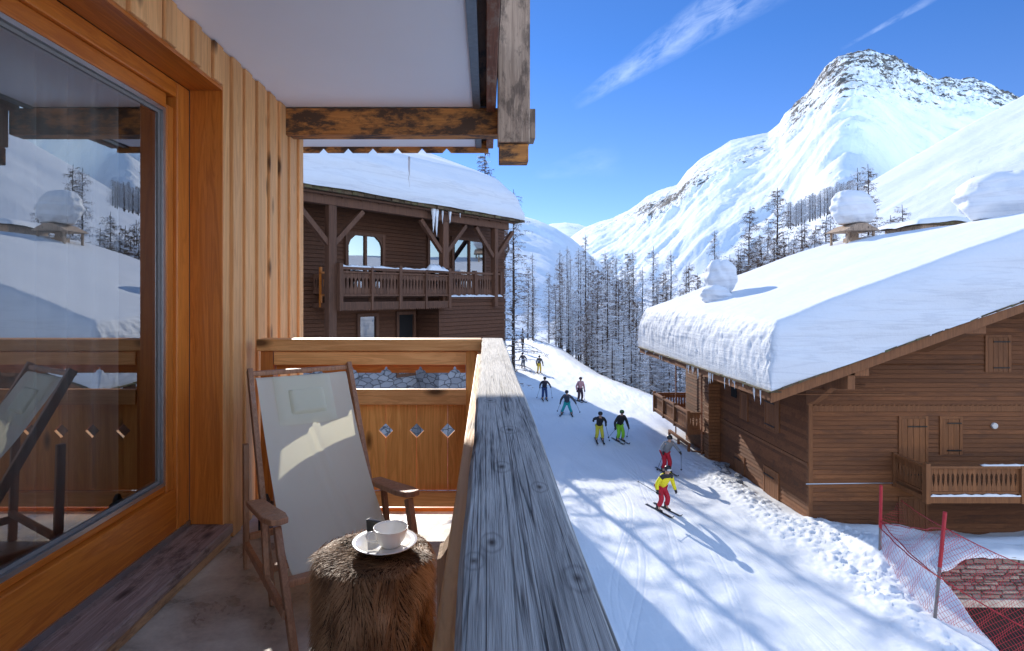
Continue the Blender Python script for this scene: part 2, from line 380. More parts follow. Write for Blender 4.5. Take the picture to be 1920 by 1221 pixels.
M['coral'] = plain('red_net_cord', (.50, .03, .05), .6)
M['lampglass'] = plain('frosted_lamp_glass', (.55, .56, .58), .2)
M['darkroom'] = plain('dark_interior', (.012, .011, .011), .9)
def glass_mat(name, ior=1.75, tint=(.85, .87, .88), rough=0.0, extra=.0):
    m, nt, bs = new_mat(name); nt.nodes.remove(bs)
    tr = N(nt, 'ShaderNodeBsdfTransparent'); tr.inputs[0].default_value = (*tint, 1)
    gl = N(nt, 'ShaderNodeBsdfGlossy'); gl.inputs['Roughness'].default_value = rough; gl.inputs['Color'].default_value = (.95, .97, 1, 1)
    fr = N(nt, 'ShaderNodeFresnel'); fr.inputs[0].default_value = ior
    f = math_(nt, 'ADD', fr.outputs[0], extra, clamp=True)
    mx = N(nt, 'ShaderNodeMixShader'); L(nt, f, mx.inputs[0]); L(nt, tr.outputs[0], mx.inputs[1]); L(nt, gl.outputs[0], mx.inputs[2])
    L(nt, mx.outputs[0], nt.nodes['Material Output'].inputs[0]); return m
M['glass'] = glass_mat('window_glass', 1.9, extra=.20)
M['farglass'] = glass_mat('reflective_window_glass', 2.0, (.4, .42, .45), .02, .25)
def curtain():
    m, nt, bs = new_mat('sheer_curtain_fabric'); bs.inputs['Base Color'].default_value = (.62, .60, .56, 1); bs.inputs['Roughness'].default_value = .9
    tr = N(nt, 'ShaderNodeBsdfTransparent'); mx = N(nt, 'ShaderNodeMixShader'); mx.inputs[0].default_value = .55
    L(nt, tr.outputs[0], mx.inputs[1]); L(nt, bs.outputs[0], mx.inputs[2]); L(nt, mx.outputs[0], nt.nodes['Material Output'].inputs[0]); return m
M['curtain'] = curtain()
def canvas():
    m, nt, bs = new_mat('cream_canvas_cloth'); v = coords(nt, (1, 1, 1), False); n = noise(nt, v, 900, 2); n0 = noise(nt, v, 5, 4)
    c = mixc(nt, n0, (.92, .93, .80), (.88, .89, .76)); L(nt, c, bs.inputs['Base Color']); bs.inputs['Roughness'].default_value = .9
    bump(nt, bs, math_(nt, 'ADD', n, math_(nt, 'MULTIPLY', n0, 6)), .25, .002)
    tl = N(nt, 'ShaderNodeBsdfTranslucent'); tl.inputs[0].default_value = (.85, .84, .64, 1)
    mx = N(nt, 'ShaderNodeMixShader'); mx.inputs[0].default_value = .42
    L(nt, bs.outputs[0], mx.inputs[1]); L(nt, tl.outputs[0], mx.inputs[2]); L(nt, mx.outputs[0], nt.nodes['Material Output'].inputs[0]); return m
M['canvas'] = canvas()
def ice():
    m, nt, bs = new_mat('clear_ice'); bs.inputs['Base Color'].default_value = (.88, .92, .96, 1); bs.inputs['Roughness'].default_value = .2
    bs.inputs['Transmission Weight'].default_value = .2; bs.inputs['IOR'].default_value = 1.31; return m
M['ice'] = ice()
def stone(name, scale, a, b, mortar):
    m, nt, bs = new_mat(name)
    t = N(nt, 'ShaderNodeTexCoord'); mp = N(nt, 'ShaderNodeMapping'); mp.inputs['Scale'].default_value = scale; L(nt, t.outputs['Object'], mp.inputs[0])
    nz = N(nt, 'ShaderNodeTexNoise', i_Scale=2.0, i_Detail=3); L(nt, mp.outputs[0], nz.inputs['Vector'])
    ad = N(nt, 'ShaderNodeMix', data_type='RGBA', blend_type='ADD'); ad.inputs[0].default_value = .35; L(nt, mp.outputs[0], ad.inputs[6]); L(nt, nz.outputs['Color'], ad.inputs[7])
    v1 = N(nt, 'ShaderNodeTexVoronoi', i_Scale=1.0); v2 = N(nt, 'ShaderNodeTexVoronoi', feature='DISTANCE_TO_EDGE', i_Scale=1.0)
    L(nt, ad.outputs[2], v1.inputs['Vector']); L(nt, ad.outputs[2], v2.inputs['Vector'])
    sp = N(nt, 'ShaderNodeSeparateColor'); L(nt, v1.outputs['Color'], sp.inputs[0])
    c = mixc(nt, sp.outputs[0], a, b)
    n2 = N(nt, 'ShaderNodeTexNoise', i_Scale=14.0, i_Detail=6); L(nt, t.outputs['Object'], n2.inputs['Vector'])
    c = mixc(nt, math_(nt, 'MULTIPLY', n2.outputs['Fac'], .6), c, tuple(x * .4 for x in a))
    e = math_(nt, 'MULTIPLY', v2.outputs['Distance'], 14, clamp=True)
    c = mixc(nt, e, mortar, c); L(nt, c, bs.inputs['Base Color']); bs.inputs['Roughness'].default_value = .85
    bump(nt, bs, math_(nt, 'ADD', e, math_(nt, 'MULTIPLY', n2.outputs['Fac'], .4)), .8, .03); return m
M['greystone'] = stone('grey_rubble_stone', (2.3, 2.3, 4.6), (.36, .38, .42), (.20, .215, .25), (.05, .05, .055))
M['brownstone'] = stone('brown_rubble_stone', (3.8, 3.8, 9.5), (.50, .40, .33), (.24, .185, .16), (.09, .065, .055))
def rubble():
    m, nt, bs = new_mat('split_rubble_stone'); a = N(nt, 'ShaderNodeAttribute', attribute_name='rnd'); v = coords(nt, (1, 1, 1)); n = noise(nt, v, 9, 6, .65)
    c = ramp(nt, a.outputs['Fac'], [(0, (.19, .145, .12)), (.35, (.33, .27, .225)), (.6, (.25, .22, .215)), (.8, (.42, .33, .26)), (1, (.50, .44, .38))])
    c = mixc(nt, math_(nt, 'MULTIPLY', n, .8), c, (.11, .085, .07)); L(nt, c, bs.inputs['Base Color']); bs.inputs['Roughness'].default_value = .9; bump(nt, bs, n, .6, .02); return m
M['rubble'] = rubble(); M['darkstone'] = plain('dark_mortar', (.06, .048, .042), .95, 0, 9, .3, .5)
def bark_mat(name, c, s, thr):
    m, nt, bs = new_mat(name); v = coords(nt, (1, 1, 1), False); n = noise(nt, v, 2.5, 4)
    g = N(nt, 'ShaderNodeNewGeometry'); sp = N(nt, 'ShaderNodeSeparateXYZ'); L(nt, g.outputs['Normal'], sp.inputs[0])
    k = math_(nt, 'GREATER_THAN', math_(nt, 'ADD', sp.outputs[2], math_(nt, 'MULTIPLY', math_(nt, 'SUBTRACT', n, .5), 1.6)), thr)
    cc = mixc(nt, n, c, tuple(x * .45 for x in c)); cc = mixc(nt, math_(nt, 'MULTIPLY', k, s), cc, (.78, .82, .88))
    L(nt, cc, bs.inputs['Base Color']); bs.inputs['Roughness'].default_value = .9; bs.inputs['Specular IOR Level'].default_value = .1; return m
M['bark'] = bark_mat('larch_bark', (.085, .062, .05), .0, 2)
M['twig'] = bark_mat('snowy_larch_twigs', (.18, .115, .078), 1.0, .50)
M['twigsnow'] = bark_mat('heavily_snowed_larch_twigs', (.19, .13, .095), 1.0, .36)
def ground_mat():
    m, nt, bs = new_mat('groomed_piste_snow'); v = coords(nt, (1, 1, 1), False)
    n1 = noise(nt, v, .8, 8, .6); n2 = noise(nt, v, 7, 6, .65)
    v3 = coords(nt, (3.2, .35, 1), False); n3 = noise(nt, v3, 1.2, 6, .6, .5)
    h = math_(nt, 'ADD', math_(nt, 'MULTIPLY', n1, 1.4), math_(nt, 'ADD', math_(nt, 'MULTIPLY', n2, .4), math_(nt, 'MULTIPLY', n3, 1.2)))
    sp = N(nt, 'ShaderNodeSeparateXYZ'); L(nt, v, sp.inputs[0]); gx, gy = sp.outputs[0], sp.outputs[1]
    cord = math_(nt, 'SINE', math_(nt, 'MULTIPLY', math_(nt, 'ADD', gx, math_(nt, 'MULTIPLY', math_(nt, 'SINE', math_(nt, 'MULTIPLY', gy, .09)), 1.6)), 34))
    cm = math_(nt, 'MULTIPLY', math_(nt, 'SUBTRACT', n1, .46, clamp=True), 4, clamp=True)
    h = math_(nt, 'ADD', h, math_(nt, 'MULTIPLY', math_(nt, 'MULTIPLY', cord, cm), .10))
    for (a_, b_, c_, d_, e_) in ((4.2, .02, 1.1, .33, 0), (6.8, -.03, .9, .27, 1.2), (8.3, -.05, .6, .41, 2.0), (5.4, .03, 1.5, .19, 4.0), (2.6, .09, .8, .37, .7), (9.6, -.08, .5, .30, 3.1)):
        cx = math_(nt, 'ADD', math_(nt, 'MULTIPLY_ADD', gy, b_, a_), math_(nt, 'MULTIPLY', math_(nt, 'SINE', math_(nt, 'MULTIPLY_ADD', gy, d_, e_)), c_))
        for o_ in (-.11, .11):
            tr = math_(nt, 'SUBTRACT', 1, math_(nt, 'MULTIPLY', math_(nt, 'ABSOLUTE', math_(nt, 'SUBTRACT', math_(nt, 'SUBTRACT', gx, cx), o_)), 18), clamp=True)
            h = math_(nt, 'SUBTRACT', h, math_(nt, 'MULTIPLY', tr, .35))
    vo = N(nt, 'ShaderNodeTexVoronoi', i_Scale=1.6); L(nt, v, vo.inputs['Vector'])
    dots = math_(nt, 'MULTIPLY', math_(nt, 'LESS_THAN', vo.outputs['Distance'], .045), .35)
    c = mixc(nt, math_(nt, 'MULTIPLY', n2, .6), (.73, .76, .80), (.67, .70, .75)); c = mixc(nt, dots, c, (.45, .47, .52))
    L(nt, c, bs.inputs['Base Color']); bs.inputs['Roughness'].default_value = .65; bs.inputs['Specular IOR Level'].default_value = .3
    bump(nt, bs, h, .4, .06); return m
M['ground'] = ground_mat()
def mountain_mat(name, rockc, sc_, bd):
    m, nt, bs = new_mat(name)
    v = coords(nt, (1, 1, 1), False)
    a = N(nt, 'ShaderNodeAttribute', attribute_name='rock')
    n = noise(nt, v, sc_, 9, .68, .2); n2 = noise(nt, v, sc_ * 5, 7, .7)
    g = N(nt, 'ShaderNodeNewGeometry'); sp = N(nt, 'ShaderNodeSeparateXYZ'); L(nt, g.outputs['Normal'], sp.inputs[0])
    k = math_(nt, 'ADD', a.outputs['Fac'], math_(nt, 'ADD', math_(nt, 'MULTIPLY', math_(nt, 'SUBTRACT', n, .5), 2.6), math_(nt, 'MULTIPLY', math_(nt, 'SUBTRACT', n2, .5), 2.2)))
    k = math_(nt, 'MULTIPLY', math_(nt, 'SUBTRACT', k, .5), 6, clamp=True)
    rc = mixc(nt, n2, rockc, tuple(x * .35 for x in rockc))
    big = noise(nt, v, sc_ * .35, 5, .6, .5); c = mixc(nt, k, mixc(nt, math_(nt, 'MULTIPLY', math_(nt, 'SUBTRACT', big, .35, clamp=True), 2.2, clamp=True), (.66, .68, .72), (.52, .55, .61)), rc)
    L(nt, c, bs.inputs['Base Color']); bs.inputs['Roughness'].default_value = .85; bs.inputs['Specular IOR Level'].default_value = .1
    bump(nt, bs, math_(nt, 'ADD', n, math_(nt, 'MULTIPLY', n2, .35)), .55, bd); return m
M['mountain'] = mountain_mat('mountain_rock_and_snow', (.13, .12, .12), .012, 9)
M['hill'] = mountain_mat('hillside_snow', (.3, .27, .25), .03, 2.5)

# ------------------------------------------------------------------ ground
XC_Y = [30, 40, 46.7, 51.5, 61, 75, 90, 110, 160]; XC_X = [15.0, 14.2, 13.7, 12.9, 11.3, 11.1, 11.0, 9.5, 8.5]
def ground_h(x, y, detail=False):
    x = np.asarray(x, float); y = np.asarray(y, float)
    z = -8.4 + 0 * x
    xc = np.interp(y, XC_Y, XC_X); w = ss(33, 43, y)
    z = z + w * (.35 * np.exp(-((x - xc + 1.2) / 1.3) ** 2) - 6.5 * ss(0, 8, x - xc))
    z = z - 8 * ss(102, 150, y)
    z = z + 1.6 * ss(2, -9, x) * ss(45, 70, y)
    # bank above the stone wall and below the chalet
    z = z + .55 * np.exp(-((y - 18.1) / 1.0) ** 2) * ss(12.9, 14.2, x) - .35 * ss(12.2, 14, x) * ss(19, 21, y) * ss(36, 30, y)
    z = z - .25 * ss(24, 34, y) * ss(11, 12, x) * ss(40, 36, y)
    z = z + .75 * np.exp(-((x - 12.35) / .8) ** 2 - ((y - 17.3) / 1.5) ** 2) + .45 * np.exp(-((x - 14.2) / 1.4) ** 2 - ((y - 20.2) / .8) ** 2)
    pit = np.minimum(x - 12.3 - .38 * (y - 14), 17.55 - y)
    z = z - 4.2 * ss(-.05, .42, pit)
    z = z - 3 * ss(34, 44, x) * ss(60, 45, y)
    z = z + .10 * fbm(x * .35, y * .18, 3, 4)
    if detail:
        z = z + .05 * fbm(x * 1.4, y * .5, 9, 4) + .13 * fbm((x + .26 * y) * .8, y * .09, 19, 3) * ss(34, 24, y)
        z = z - .035 * np.exp(-((x - (3.2 + .012 * (y - 12) ** 2 * .3 + .55 * np.sin(y * .21))) / .16) ** 2) * ss(8, 10, y) * ss(40, 26, y)
        z = z + .06 * np.exp(-((x - (3.0 + .055 * (y - 20) + .5 * np.sin(y * .19))) / .3) ** 2) * ss(8, 10, y) * ss(34, 22, y)
        band = np.exp(-((x - 10.75 - .25 * np.sin(y * .45)) / .85) ** 2) * ss(8, 11, y) * ss(31, 25, y)
        band = band + .8 * np.exp(-((x - 12.2) / .9) ** 2) * ss(16, 18, y) * ss(22, 20, y) + .3 * w * np.exp(-((x - xc + 2.2) / 1.8) ** 2)
        lump = np.clip(fbm(x * 6.4, y * 6.0, 21, 4, .65) + .08, 0, 1)
        z = z + band * (.15 * lump + .05 * fbm(x * 11, y * 9, 33, 2)) * (.5 + vn(x * .9, y * .7, 51))
        z = z + .16 * band
    return z
def gz(x, y): return float(ground_h(x, y))
xa = np.concatenate([np.arange(-60, -3, 2), np.arange(-3, 9.2, .13), np.arange(9.2, 13, .06), np.arange(13, 20, .2), np.arange(20, 60, 2), np.arange(60, 200, 8)])
ya = np.concatenate([np.arange(-16, 6, 2), np.arange(6, 12, .12), np.arange(12, 30, .075), np.arange(30, 62, .25), np.arange(62, 170, 1)])
GX, GY = np.meshgrid(xa, ya)
grid_mesh('ground', GX, GY, ground_h(GX, GY, True), M['ground'], kind='structure')

# ------------------------------------------------------------------ mountains (polar height fields)
def polar_hill(name, sky_pts, Dpts, a, b, mat, dmin, X0, X1, nc, nr, amp, wl, rockf, back=.9, seed=1, fl=-20, b2=None):
    Xc = np.linspace(X0, X1, nc)
    px = Xc * F + 912
    py = np.interp(px, [p[0] for p in sky_pts], [p[1] for p in sky_pts])
    Zs = (553 - py) / F
    D = np.interp(px, [p[0] for p in Dpts], [p[1] for p in Dpts])
    b = np.interp(Xc, [.78, .98], [b, b2]) if b2 is not None else b + 0 * Xc
    c = D * (Zs - a * Xc - b)
    kw = 70 if nc > 400 else 12; c = np.convolve(np.pad(c, kw, 'edge'), np.hanning(2 * kw + 3)[1:-1] / np.hanning(2 * kw + 3).sum(), 'valid')
    Ds = np.convolve(np.pad(D, 40, 'edge'), np.hanning(83)[1:-1] / np.hanning(83).sum(), 'valid')
    t = np.linspace(0, 1, nr) ** .8
    dm = np.minimum(dmin, np.where(c < -1, c / np.minimum(-.03 - a * Xc - b, -.02), dmin)); dm = np.clip(dm, 120, dmin) if dmin > 300 else dm * 0 + dmin
    d = dm[None, :] * (Ds[None, :] / dm[None, :]) ** t[:, None]
    Xg = np.repeat(Xc[None, :], nr, 0)
    z = a * Xg * d + b[None, :] * d + c[None, :]
    # make the skyline row exact
    err = Zs * Ds - (a * Xc * Ds + b * Ds + c); z = z + err[None, :] * (t[:, None] ** 5)
    X = Xg * d; Y = d
    fade = 1 - t[:, None] ** 10 * .75
    bb_ = float(b[0]); gl = math.hypot(a, bb_); ux, uy = a / gl, bb_ / gl
    al = X * ux + Y * uy; ac = -X * uy + Y * ux
    al2 = al + .5 * ac   # gullies run obliquely
    nz = ridged(ac / wl + .4 * fbm(al / wl, ac / wl, seed + 4, 3), al2 / (wl * 3.2), seed, 6, .52) - .55
    n2 = fbm(X / (wl * .9), Y / (wl * .9), seed + 9, 6, .55)
    z = z + (nz * amp + n2 * amp * .55) * fade
    z = np.maximum(z, fl + 3 * n2)
    rock = rockf(Xg * F + 912, 553 - z / d * F, (py[None, :] + 0 * z), n2, nz)
    jag = ridged(X / (wl * .42), z / (wl * .38), seed + 20, 5, .6) - .62
    z = z + rock.clip(0, 1) * amp * (2.1 * jag + .25 * fbm(X / 18, z / 14, seed + 31, 3)) * (1 - .55 * t[:, None] ** 30)
    # back side
    nb = 10; kb = np.linspace(.04, 1, nb)[:, None]
    db = Ds[None, :] * (1 + .35 * kb); zb = z[-1:, :] - back * (db - Ds[None, :])
    X = np.vstack([X, Xc[None, :] * db]); Y = np.vstack([Y, db]); z = np.vstack([z, zb]); rock = np.vstack([rock, np.zeros_like(zb)])
    return grid_mesh(name, X, Y, z, mat, {'rock': rock}, kind='structure')
m1 = [(900, 560), (1060, 452), (1095, 428), (1120, 418), (1150, 409), (1180, 394), (1200, 380), (1215, 367), (1250, 352), (1270, 345), (1290, 318), (1310, 300), (1340, 282), (1370, 264), (1400, 257), (1440, 251), (1462, 233), (1472, 214), (1500, 190), (1522, 170), (1535, 145), (1550, 124), (1575, 108), (1610, 97), (1640, 98), (1680, 108), (1705, 124), (1730, 138), (1752, 147), (1780, 146), (1830, 151), (1870, 165), (1905, 180), (1960, 200), (2100, 250), (2400, 330)]
d1 = [(900, 5200), (1100, 4600), (1300, 3400), (1470, 3000), (1640, 2800), (1900, 2600), (2400, 2400)]
def rock1(px, py, sk, n2, nz):
    dep = py - sk
    top = ss(1455, 1500, px) * ss(2200, 1900, px) * np.clip(1.0 - dep / np.interp(px, [1460, 1500, 1560, 1680, 1750, 1900, 2100], [22, 48, 105, 95, 75, 45, 40]), 0, 1)
    r = .95 * top ** .6 * (top > 0)
    left = ss(1150, 1210, px) * ss(1370, 1300, px) * np.clip(1 - np.abs(dep - 26) / 34, 0, 1)
    mid = ss(1180, 1230, px) * ss(1560, 1480, px) * np.clip(1 - np.abs(py - (452 - (px - 1150) * .62)) / 26, 0, 1)
    low = ss(1030, 1110, px) * ss(1240, 1200, px) * np.clip(1 - np.abs(dep - 10) / 22, 0, 1)
    return np.maximum(r * .79, 0) + .55 * left + .42 * mid + .30 * low - .08
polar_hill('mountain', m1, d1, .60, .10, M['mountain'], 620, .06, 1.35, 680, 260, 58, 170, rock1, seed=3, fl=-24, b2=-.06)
m2 = [(1300, 585), (1400, 508), (1450, 470), (1500, 440), (1551, 390), (1630, 343), (1700, 302), (1800, 243), (1920, 178), (2100, 80), (2400, -80)]
polar_hill('hillside', m2, [(1300, 520), (2400, 520)], .55, .05, M['hill'], 95, .38, 1.45, 260, 160, 5.5, 60,
           lambda px, py, sk, n2, nz: -.5 + .0 * n2, seed=40, fl=-17)
m3 = [(300, 300), (700, 330), (880, 360), (950, 395), (975, 404), (1010, 415), (1040, 428), (1070, 446), (1095, 468), (1120, 492), (1200, 560)]
polar_hill('valley_side', m3, [(300, 1400), (1200, 1500)], -.35, .20, M['mountain'], 150, -.6, .27, 260, 120, 22, 130,
           lambda px, py, sk, n2, nz: -.18 + .2 * n2, seed=61, fl=-22)
m4 = [(900, 440), (1010, 428), (1035, 420), (1060, 418), (1085, 421), (1110, 430), (1135, 424), (1180, 440), (1300, 470)]
polar_hill('distant_range', m4, [(900, 9000), (1300, 9000)], .05, .16, M['mountain'], 4200, -.02, .34, 120, 50, 90, 700,
           lambda px, py, sk, n2, nz: .15 + .2 * n2, seed=71, fl=-30)
va = np.concatenate([np.linspace(-500, -60, 30), np.linspace(-60, 200, 90), np.linspace(205, 900, 50)]); vb = np.concatenate([np.linspace(60, 300, 110), np.linspace(310, 5600, 90)])
VX, VY = np.meshgrid(va, vb)
VZ = -17.5 + 5 * fbm(VX / 60, VY / 80, 5, 5) + 12 * ss(150, 420, VY) * ss(10, 120, VX) - 6 * ss(300, 900, VY) + 3 * ss(60, 20, VX) * ss(150, 260, VY)
VZ = VZ - 14 * ss(95, 60, VY) * ss(25, 60, VX)
grid_mesh('valley_snow', VX, VY, VZ, M['hill'], {'rock': VX * 0 - .6}, kind='structure')

ba = np.concatenate([np.linspace(-700, -62, 60), np.linspace(-60, 200, 60), np.linspace(205, 700, 40)]); bb = np.concatenate([np.linspace(-520, -40, 110), np.linspace(-38, -15, 16)])
BX, BY = np.meshgrid(ba, bb)
BZ = -8.6 + .85 * np.maximum(0, -22 - BY) + (6 * ridged(BX / 40, BY / 120, 83, 5) - 3 + 3 * fbm(BX / 25, BY / 25, 84, 5)) * ss(-24, -60, BY)  # unseen slope added behind the camera, steep enough to bounce sun onto the balcony
grid_mesh('slope', BX, BY, BZ, M['hill'], {'rock': BX * 0 - .6}, kind='structure')
ea = np.linspace(-700, -59, 60); eb = np.linspace(-36, 400, 60); EX_, EY_ = np.meshgrid(ea, eb)
grid_mesh('meadow', EX_, EY_, -8.6 + .35 * np.maximum(0, -90 - EX_) * .6 + 2 * fbm(EX_ / 40, EY_ / 40, 85, 4), M['hill'], {'rock': EX_ * 0 - .6}, kind='structure')

# ------------------------------------------------------------------ our own chalet
FL = -1.37
own = thing('chalet', 'wooden chalet with orange framed window and white soffit around the balcony', 'chalet', (-1.45, 3.0, FL))
SXW = -1.447
mb = MB()
y = 3.125; i = 0
ws = [.085, .11, .06, .105, .085, .12, .07, .11, .075, .115, .08, .11, .10, .12]
while y < 4.45:
    w = ws[i % len(ws)]; w = min(w, 4.45 - y)
    off = (.016 if i % 2 else 0) + .004 * random.random()
    z1 = 1.345 if y < 4.09 else 1.345
    mb.box(SXW - .03, SXW + off, y + .003, y + w - .003, FL + .002, z1); y += w; i += 1
y = -1.2; i = 0
while y < 3.125:
    w = [.12, .10, .14, .085, .13, .11, .09, .13][i % 8]; w = min(w, 3.125 - y)
    off = (.014 if i % 2 else 0) + .004 * random.random()
    mb.box(SXW - .03, SXW + off, y + .003, y + w - .003, 1.142, 1.345); y += w; i += 1
mb.build('siding', M['siding'], own, bevel=.005)
mb = MB(); mb.box(-9, SXW - .034, 3.13, 4.44, FL, 1.345); mb.box(-9, SXW - .034, -6, 3.13, 1.16, 1.345); mb.box(-9, SXW - .05, -6, 4.44, -10.5, FL - .02)
mb.box(-9, -8.8, -6, 3.13, FL, 1.16); mb.box(-9, SXW - .034, -6, -1.25, FL, 1.16)
mb.build('wall_core', M['plaster'], own)
mb = MB(); mb.box(-8.8, SXW - .25, -1.25, 3.13, FL, FL + .02); mb.build('room_floor', M['darkfloor'], own)
# window
mb = MB(); mb.box(-1.63, SXW - .002, 3.125 - .0, 3.155, -1.262, 1.142); mb.build('jamb', M['orange'], own, bevel=.003)
mb = MB(); mb.box(-1.63, SXW - .002, -1.2, 3.124, 1.122, 1.1415); mb.build('head_lining', M['orange_y'], own)
wf = MB()
wf.box(-1.70, -1.63, 3.00, 3.124, -1.262, 1.121)                 # outer stile
wf.box(-1.715, -1.650, 2.935, 3.00, -1.262, .985)
fr = wf.build('window_frame', M['orange'], own, bevel=.006)
mb = MB(); mb.box(-1.70, -1.632, -1.2, 2.999, 1.04, 1.121); mb.box(-1.715, -1.65, -1.2, 2.934, .965, 1.039); mb.build('head_rail', M['orange_y'], fr, bevel=.006)
mb = MB(); mb.box(-1.70, -1.632, -1.2, 2.999, -1.262, -1.02); mb.box(-1.715, -1.66, -1.2, 2.934, -1.019, -.985); mb.build('bottom_rail', M['orange_y'], fr, bevel=.006)
mb = MB(); mb.box(-1.69, -1.655, 2.915, 2.934, -.984, .964); mb.box(-1.69, -1.655, -1.2, 2.914, .945, .964); mb.box(-1.69, -1.655, -1.2, 2.914, -.984, -.965)
mb.build('glazing_bead', M['steel'], fr)
mb = MB(); mb.box(-1.70, -1.67, 2.896, 2.914, -.964, .944); mb.box(-1.70, -1.67, -1.2, 2.895, .928, .944); mb.box(-1.70, -1.67, -1.2, 2.895, -.964, -.948)
mb.build('gasket', M['gasket'], fr)
mb = MB(); mb.add([(-1.676, -1.2, -.964), (-1.676, 2.9, -.964), (-1.676, 2.9, .944), (-1.676, -1.2, .944)], [(0, 1, 2, 3)]); mb.build('window_pane', M['glass'], fr, fix=False)
mb = MB(); mb.box(-1.66, -1.40, -1.2, 3.15, -1.315, -1.265); s_ = mb.build('sill', M['sill'], own, bevel=.008, seg=3)
mb = MB(); mb.box(-1.66, -1.415, -1.2, 3.15, FL + .001, -1.3155); mb.build('sill_front', M['sillfront'], own, bevel=.004)
mb = MB(); mb.box(-1.631, -1.622, -1.2, 3.12, -1.2645, -1.235); mb.build('drip_strip', M['steel'], own)
# ceiling & roof edge
mb = MB(); mb.box(-9, -.097, -6, 4.09, 1.35, 1.40); mb.box(-9, -.10, 4.225, 5.19, 1.35, 1.40); mb.build('soffit', M['ceiling'], own)
mb = MB(); mb.box(-9, .075, -6, 5.24, 1.48, 1.75); mb.build('roof_deck', M['beam_y'], own)
mb = MB()
for (y0, y1) in ((-6, 4.088), (4.226, 5.185)):
    mb.box(-.096, -.045, y0, y1, 1.335, 1.348); mb.box(-.051, -.045, y0, y1, 1.349, 1.42)
mb.build('flashing', M['metal'], own)
mb = MB(); mb.box(-.044, -.002, -6, 4.088, 1.40, 1.47); mb.box(-.044, -.002, 4.226, 5.18, 1.40, 1.47); mb.build('recess_board', M['beam_y'], own)
mb = MB(); mb.box(0, .062, -6, 4.088, 1.315, 1.47); mb.box(0, .062, 4.226, 5.18, 1.33, 1.47); mb.build('rafter', M['rusty'], own, bevel=.005)
mb = MB(); mb.box(SXW - .02, .085, 4.09, 4.224, 1.152, 1.345); mb.build('beam', M['beam'], own, bevel=.008, seg=3)
# sawtooth fascia
zb, zt = 1.30, 1.475
poly = [(-1.9, zt), (-1.9, zb)]
xs = -1.72
while xs < -.2:
    poly += [(xs - .04, zb), (xs, zb + .042), (xs + .04, zb)]; xs += .226
poly += [(.02, zb), (.02, zt)]
mb = MB(); mb.prism(poly, lambda a, b, d: (a, d, b), 5.19, 5.225); mb.box(-3.2, -1.905, 5.19, 5.225, zb, zt)
mb.build('sawtooth_fascia', M['beam'], own)
mb = MB()
mb.box(.079, .302, 3.93, 4.088, 1.055, 2.6); mb.build('hanging_post', M['greypost'], own, bevel=.008, seg=3)
mb = MB(); mb.box(.088, .292, 3.95, 4.075, .925, 1.05); mb.build('post_foot', M['beam'], own, bevel=.006)
mb = MB(); mb.box(.304, .345, 4.0, 4.16, 1.10, 1.31); mb.build('outrigger', M['greypost'], own, bevel=.006)
mb = MB(); mb.box(SXW - .2, .10, -6, 3.62, FL - .22, FL); mb.build('balcony_floor', M['concrete'], own, bevel=.004)
mb = MB(); mb.box(SXW + .01, .08, 3.60, 3.64, FL - .10, FL + .022); mb.build('edge_strip', M['orange_x'], own, bevel=.003)
# railing
rail = MB(); ny = 60
prof = [(-.026, -.322), (-.026, -.276), (-.020, -.270), (.098, -.270), (.104, -.276), (.104, -.322)]
vs = []; fs = []
for j in range(ny + 1):
    yy_ = -.6 + j * (3.56 + .6) / ny
    w1 = .0016 * math.sin(yy_ * 7) + .001 * math.sin(yy_ * 19); w2 = .0013 * math.sin(yy_ * 5 + 1)
    for (a, b) in prof: vs.append((a + (w1 if a < .03 else w2), yy_, b + .0008 * math.sin(yy_ * 11 + a * 30)))
n = len(prof)
for j in range(ny):
    for k in range(n): k2 = (k + 1) % n; fs.append((j*n+k, j*n+k2, (j+1)*n+k2, (j+1)*n+k))
fs.append(tuple(range(n))); fs.append(tuple(ny * n + k for k in range(n)))
rail.add(vs, fs)
rg = MB(); rg.box(-.122, -.03, 3.385, 3.47, FL, -.335)
bal = thing('balcony_railing', 'wooden balcony railing with thick weathered grey handrail and diamond cut planks', 'railing', (0, 3.45, FL))
r0 = rail.build('handrail', M['handrail'], bal); r0['label'] = 'thick grey weathered handrail running towards the viewer'
rg.build('corner_post', M['panel_z'], bal, bevel=.004)
mb = MB(); mb.box(-1.345, -1.27, 3.385, 3.47, FL, -.335); mb.build('wall_post', M['orange'], bal, bevel=.004)
mb = MB(); mb.box(-1.362, -.028, 3.365, 3.50, -.334, -.264); mb.build('end_handrail', M['panel_x'], bal, bevel=.006)
mb = MB(); mb.box(-1.265, -.121, 3.384, 3.42, -.418, -.338); mb.build('upper_board', M['panel_x'], bal, bevel=.004)
def scallop(x0, x1, z0, z1, c0, step):
    p = [(x0, z1), (x0, z0)]; c = c0
    while c < x1 - .02:
        if c - .05 > x0:
            p += [(c - .034, z0), (c - .026, z0 + .014), (c - .010, z0 + .020), (c - .007, z0 + .032), (c, z0 + .040), (c + .007, z0 + .032), (c + .010, z0 + .020), (c + .026, z0 + .014), (c + .034, z0)]
        c += step
    p += [(x1, z0), (x1, z1)]; return p
mb = MB(); mb.prism(scallop(-1.265, -.125, -.470, -.405, -1.018, .207), lambda a, b, d: (a, d, b), 3.425, 3.447); mb.build('scalloped_board', M['orange_x'], bal)
mb = MB(); mb.box(-1.265, -.121, 3.384, 3.42, -.655, -.563); mb.build('middle_board', M['panel_x'], bal, bevel=.004)
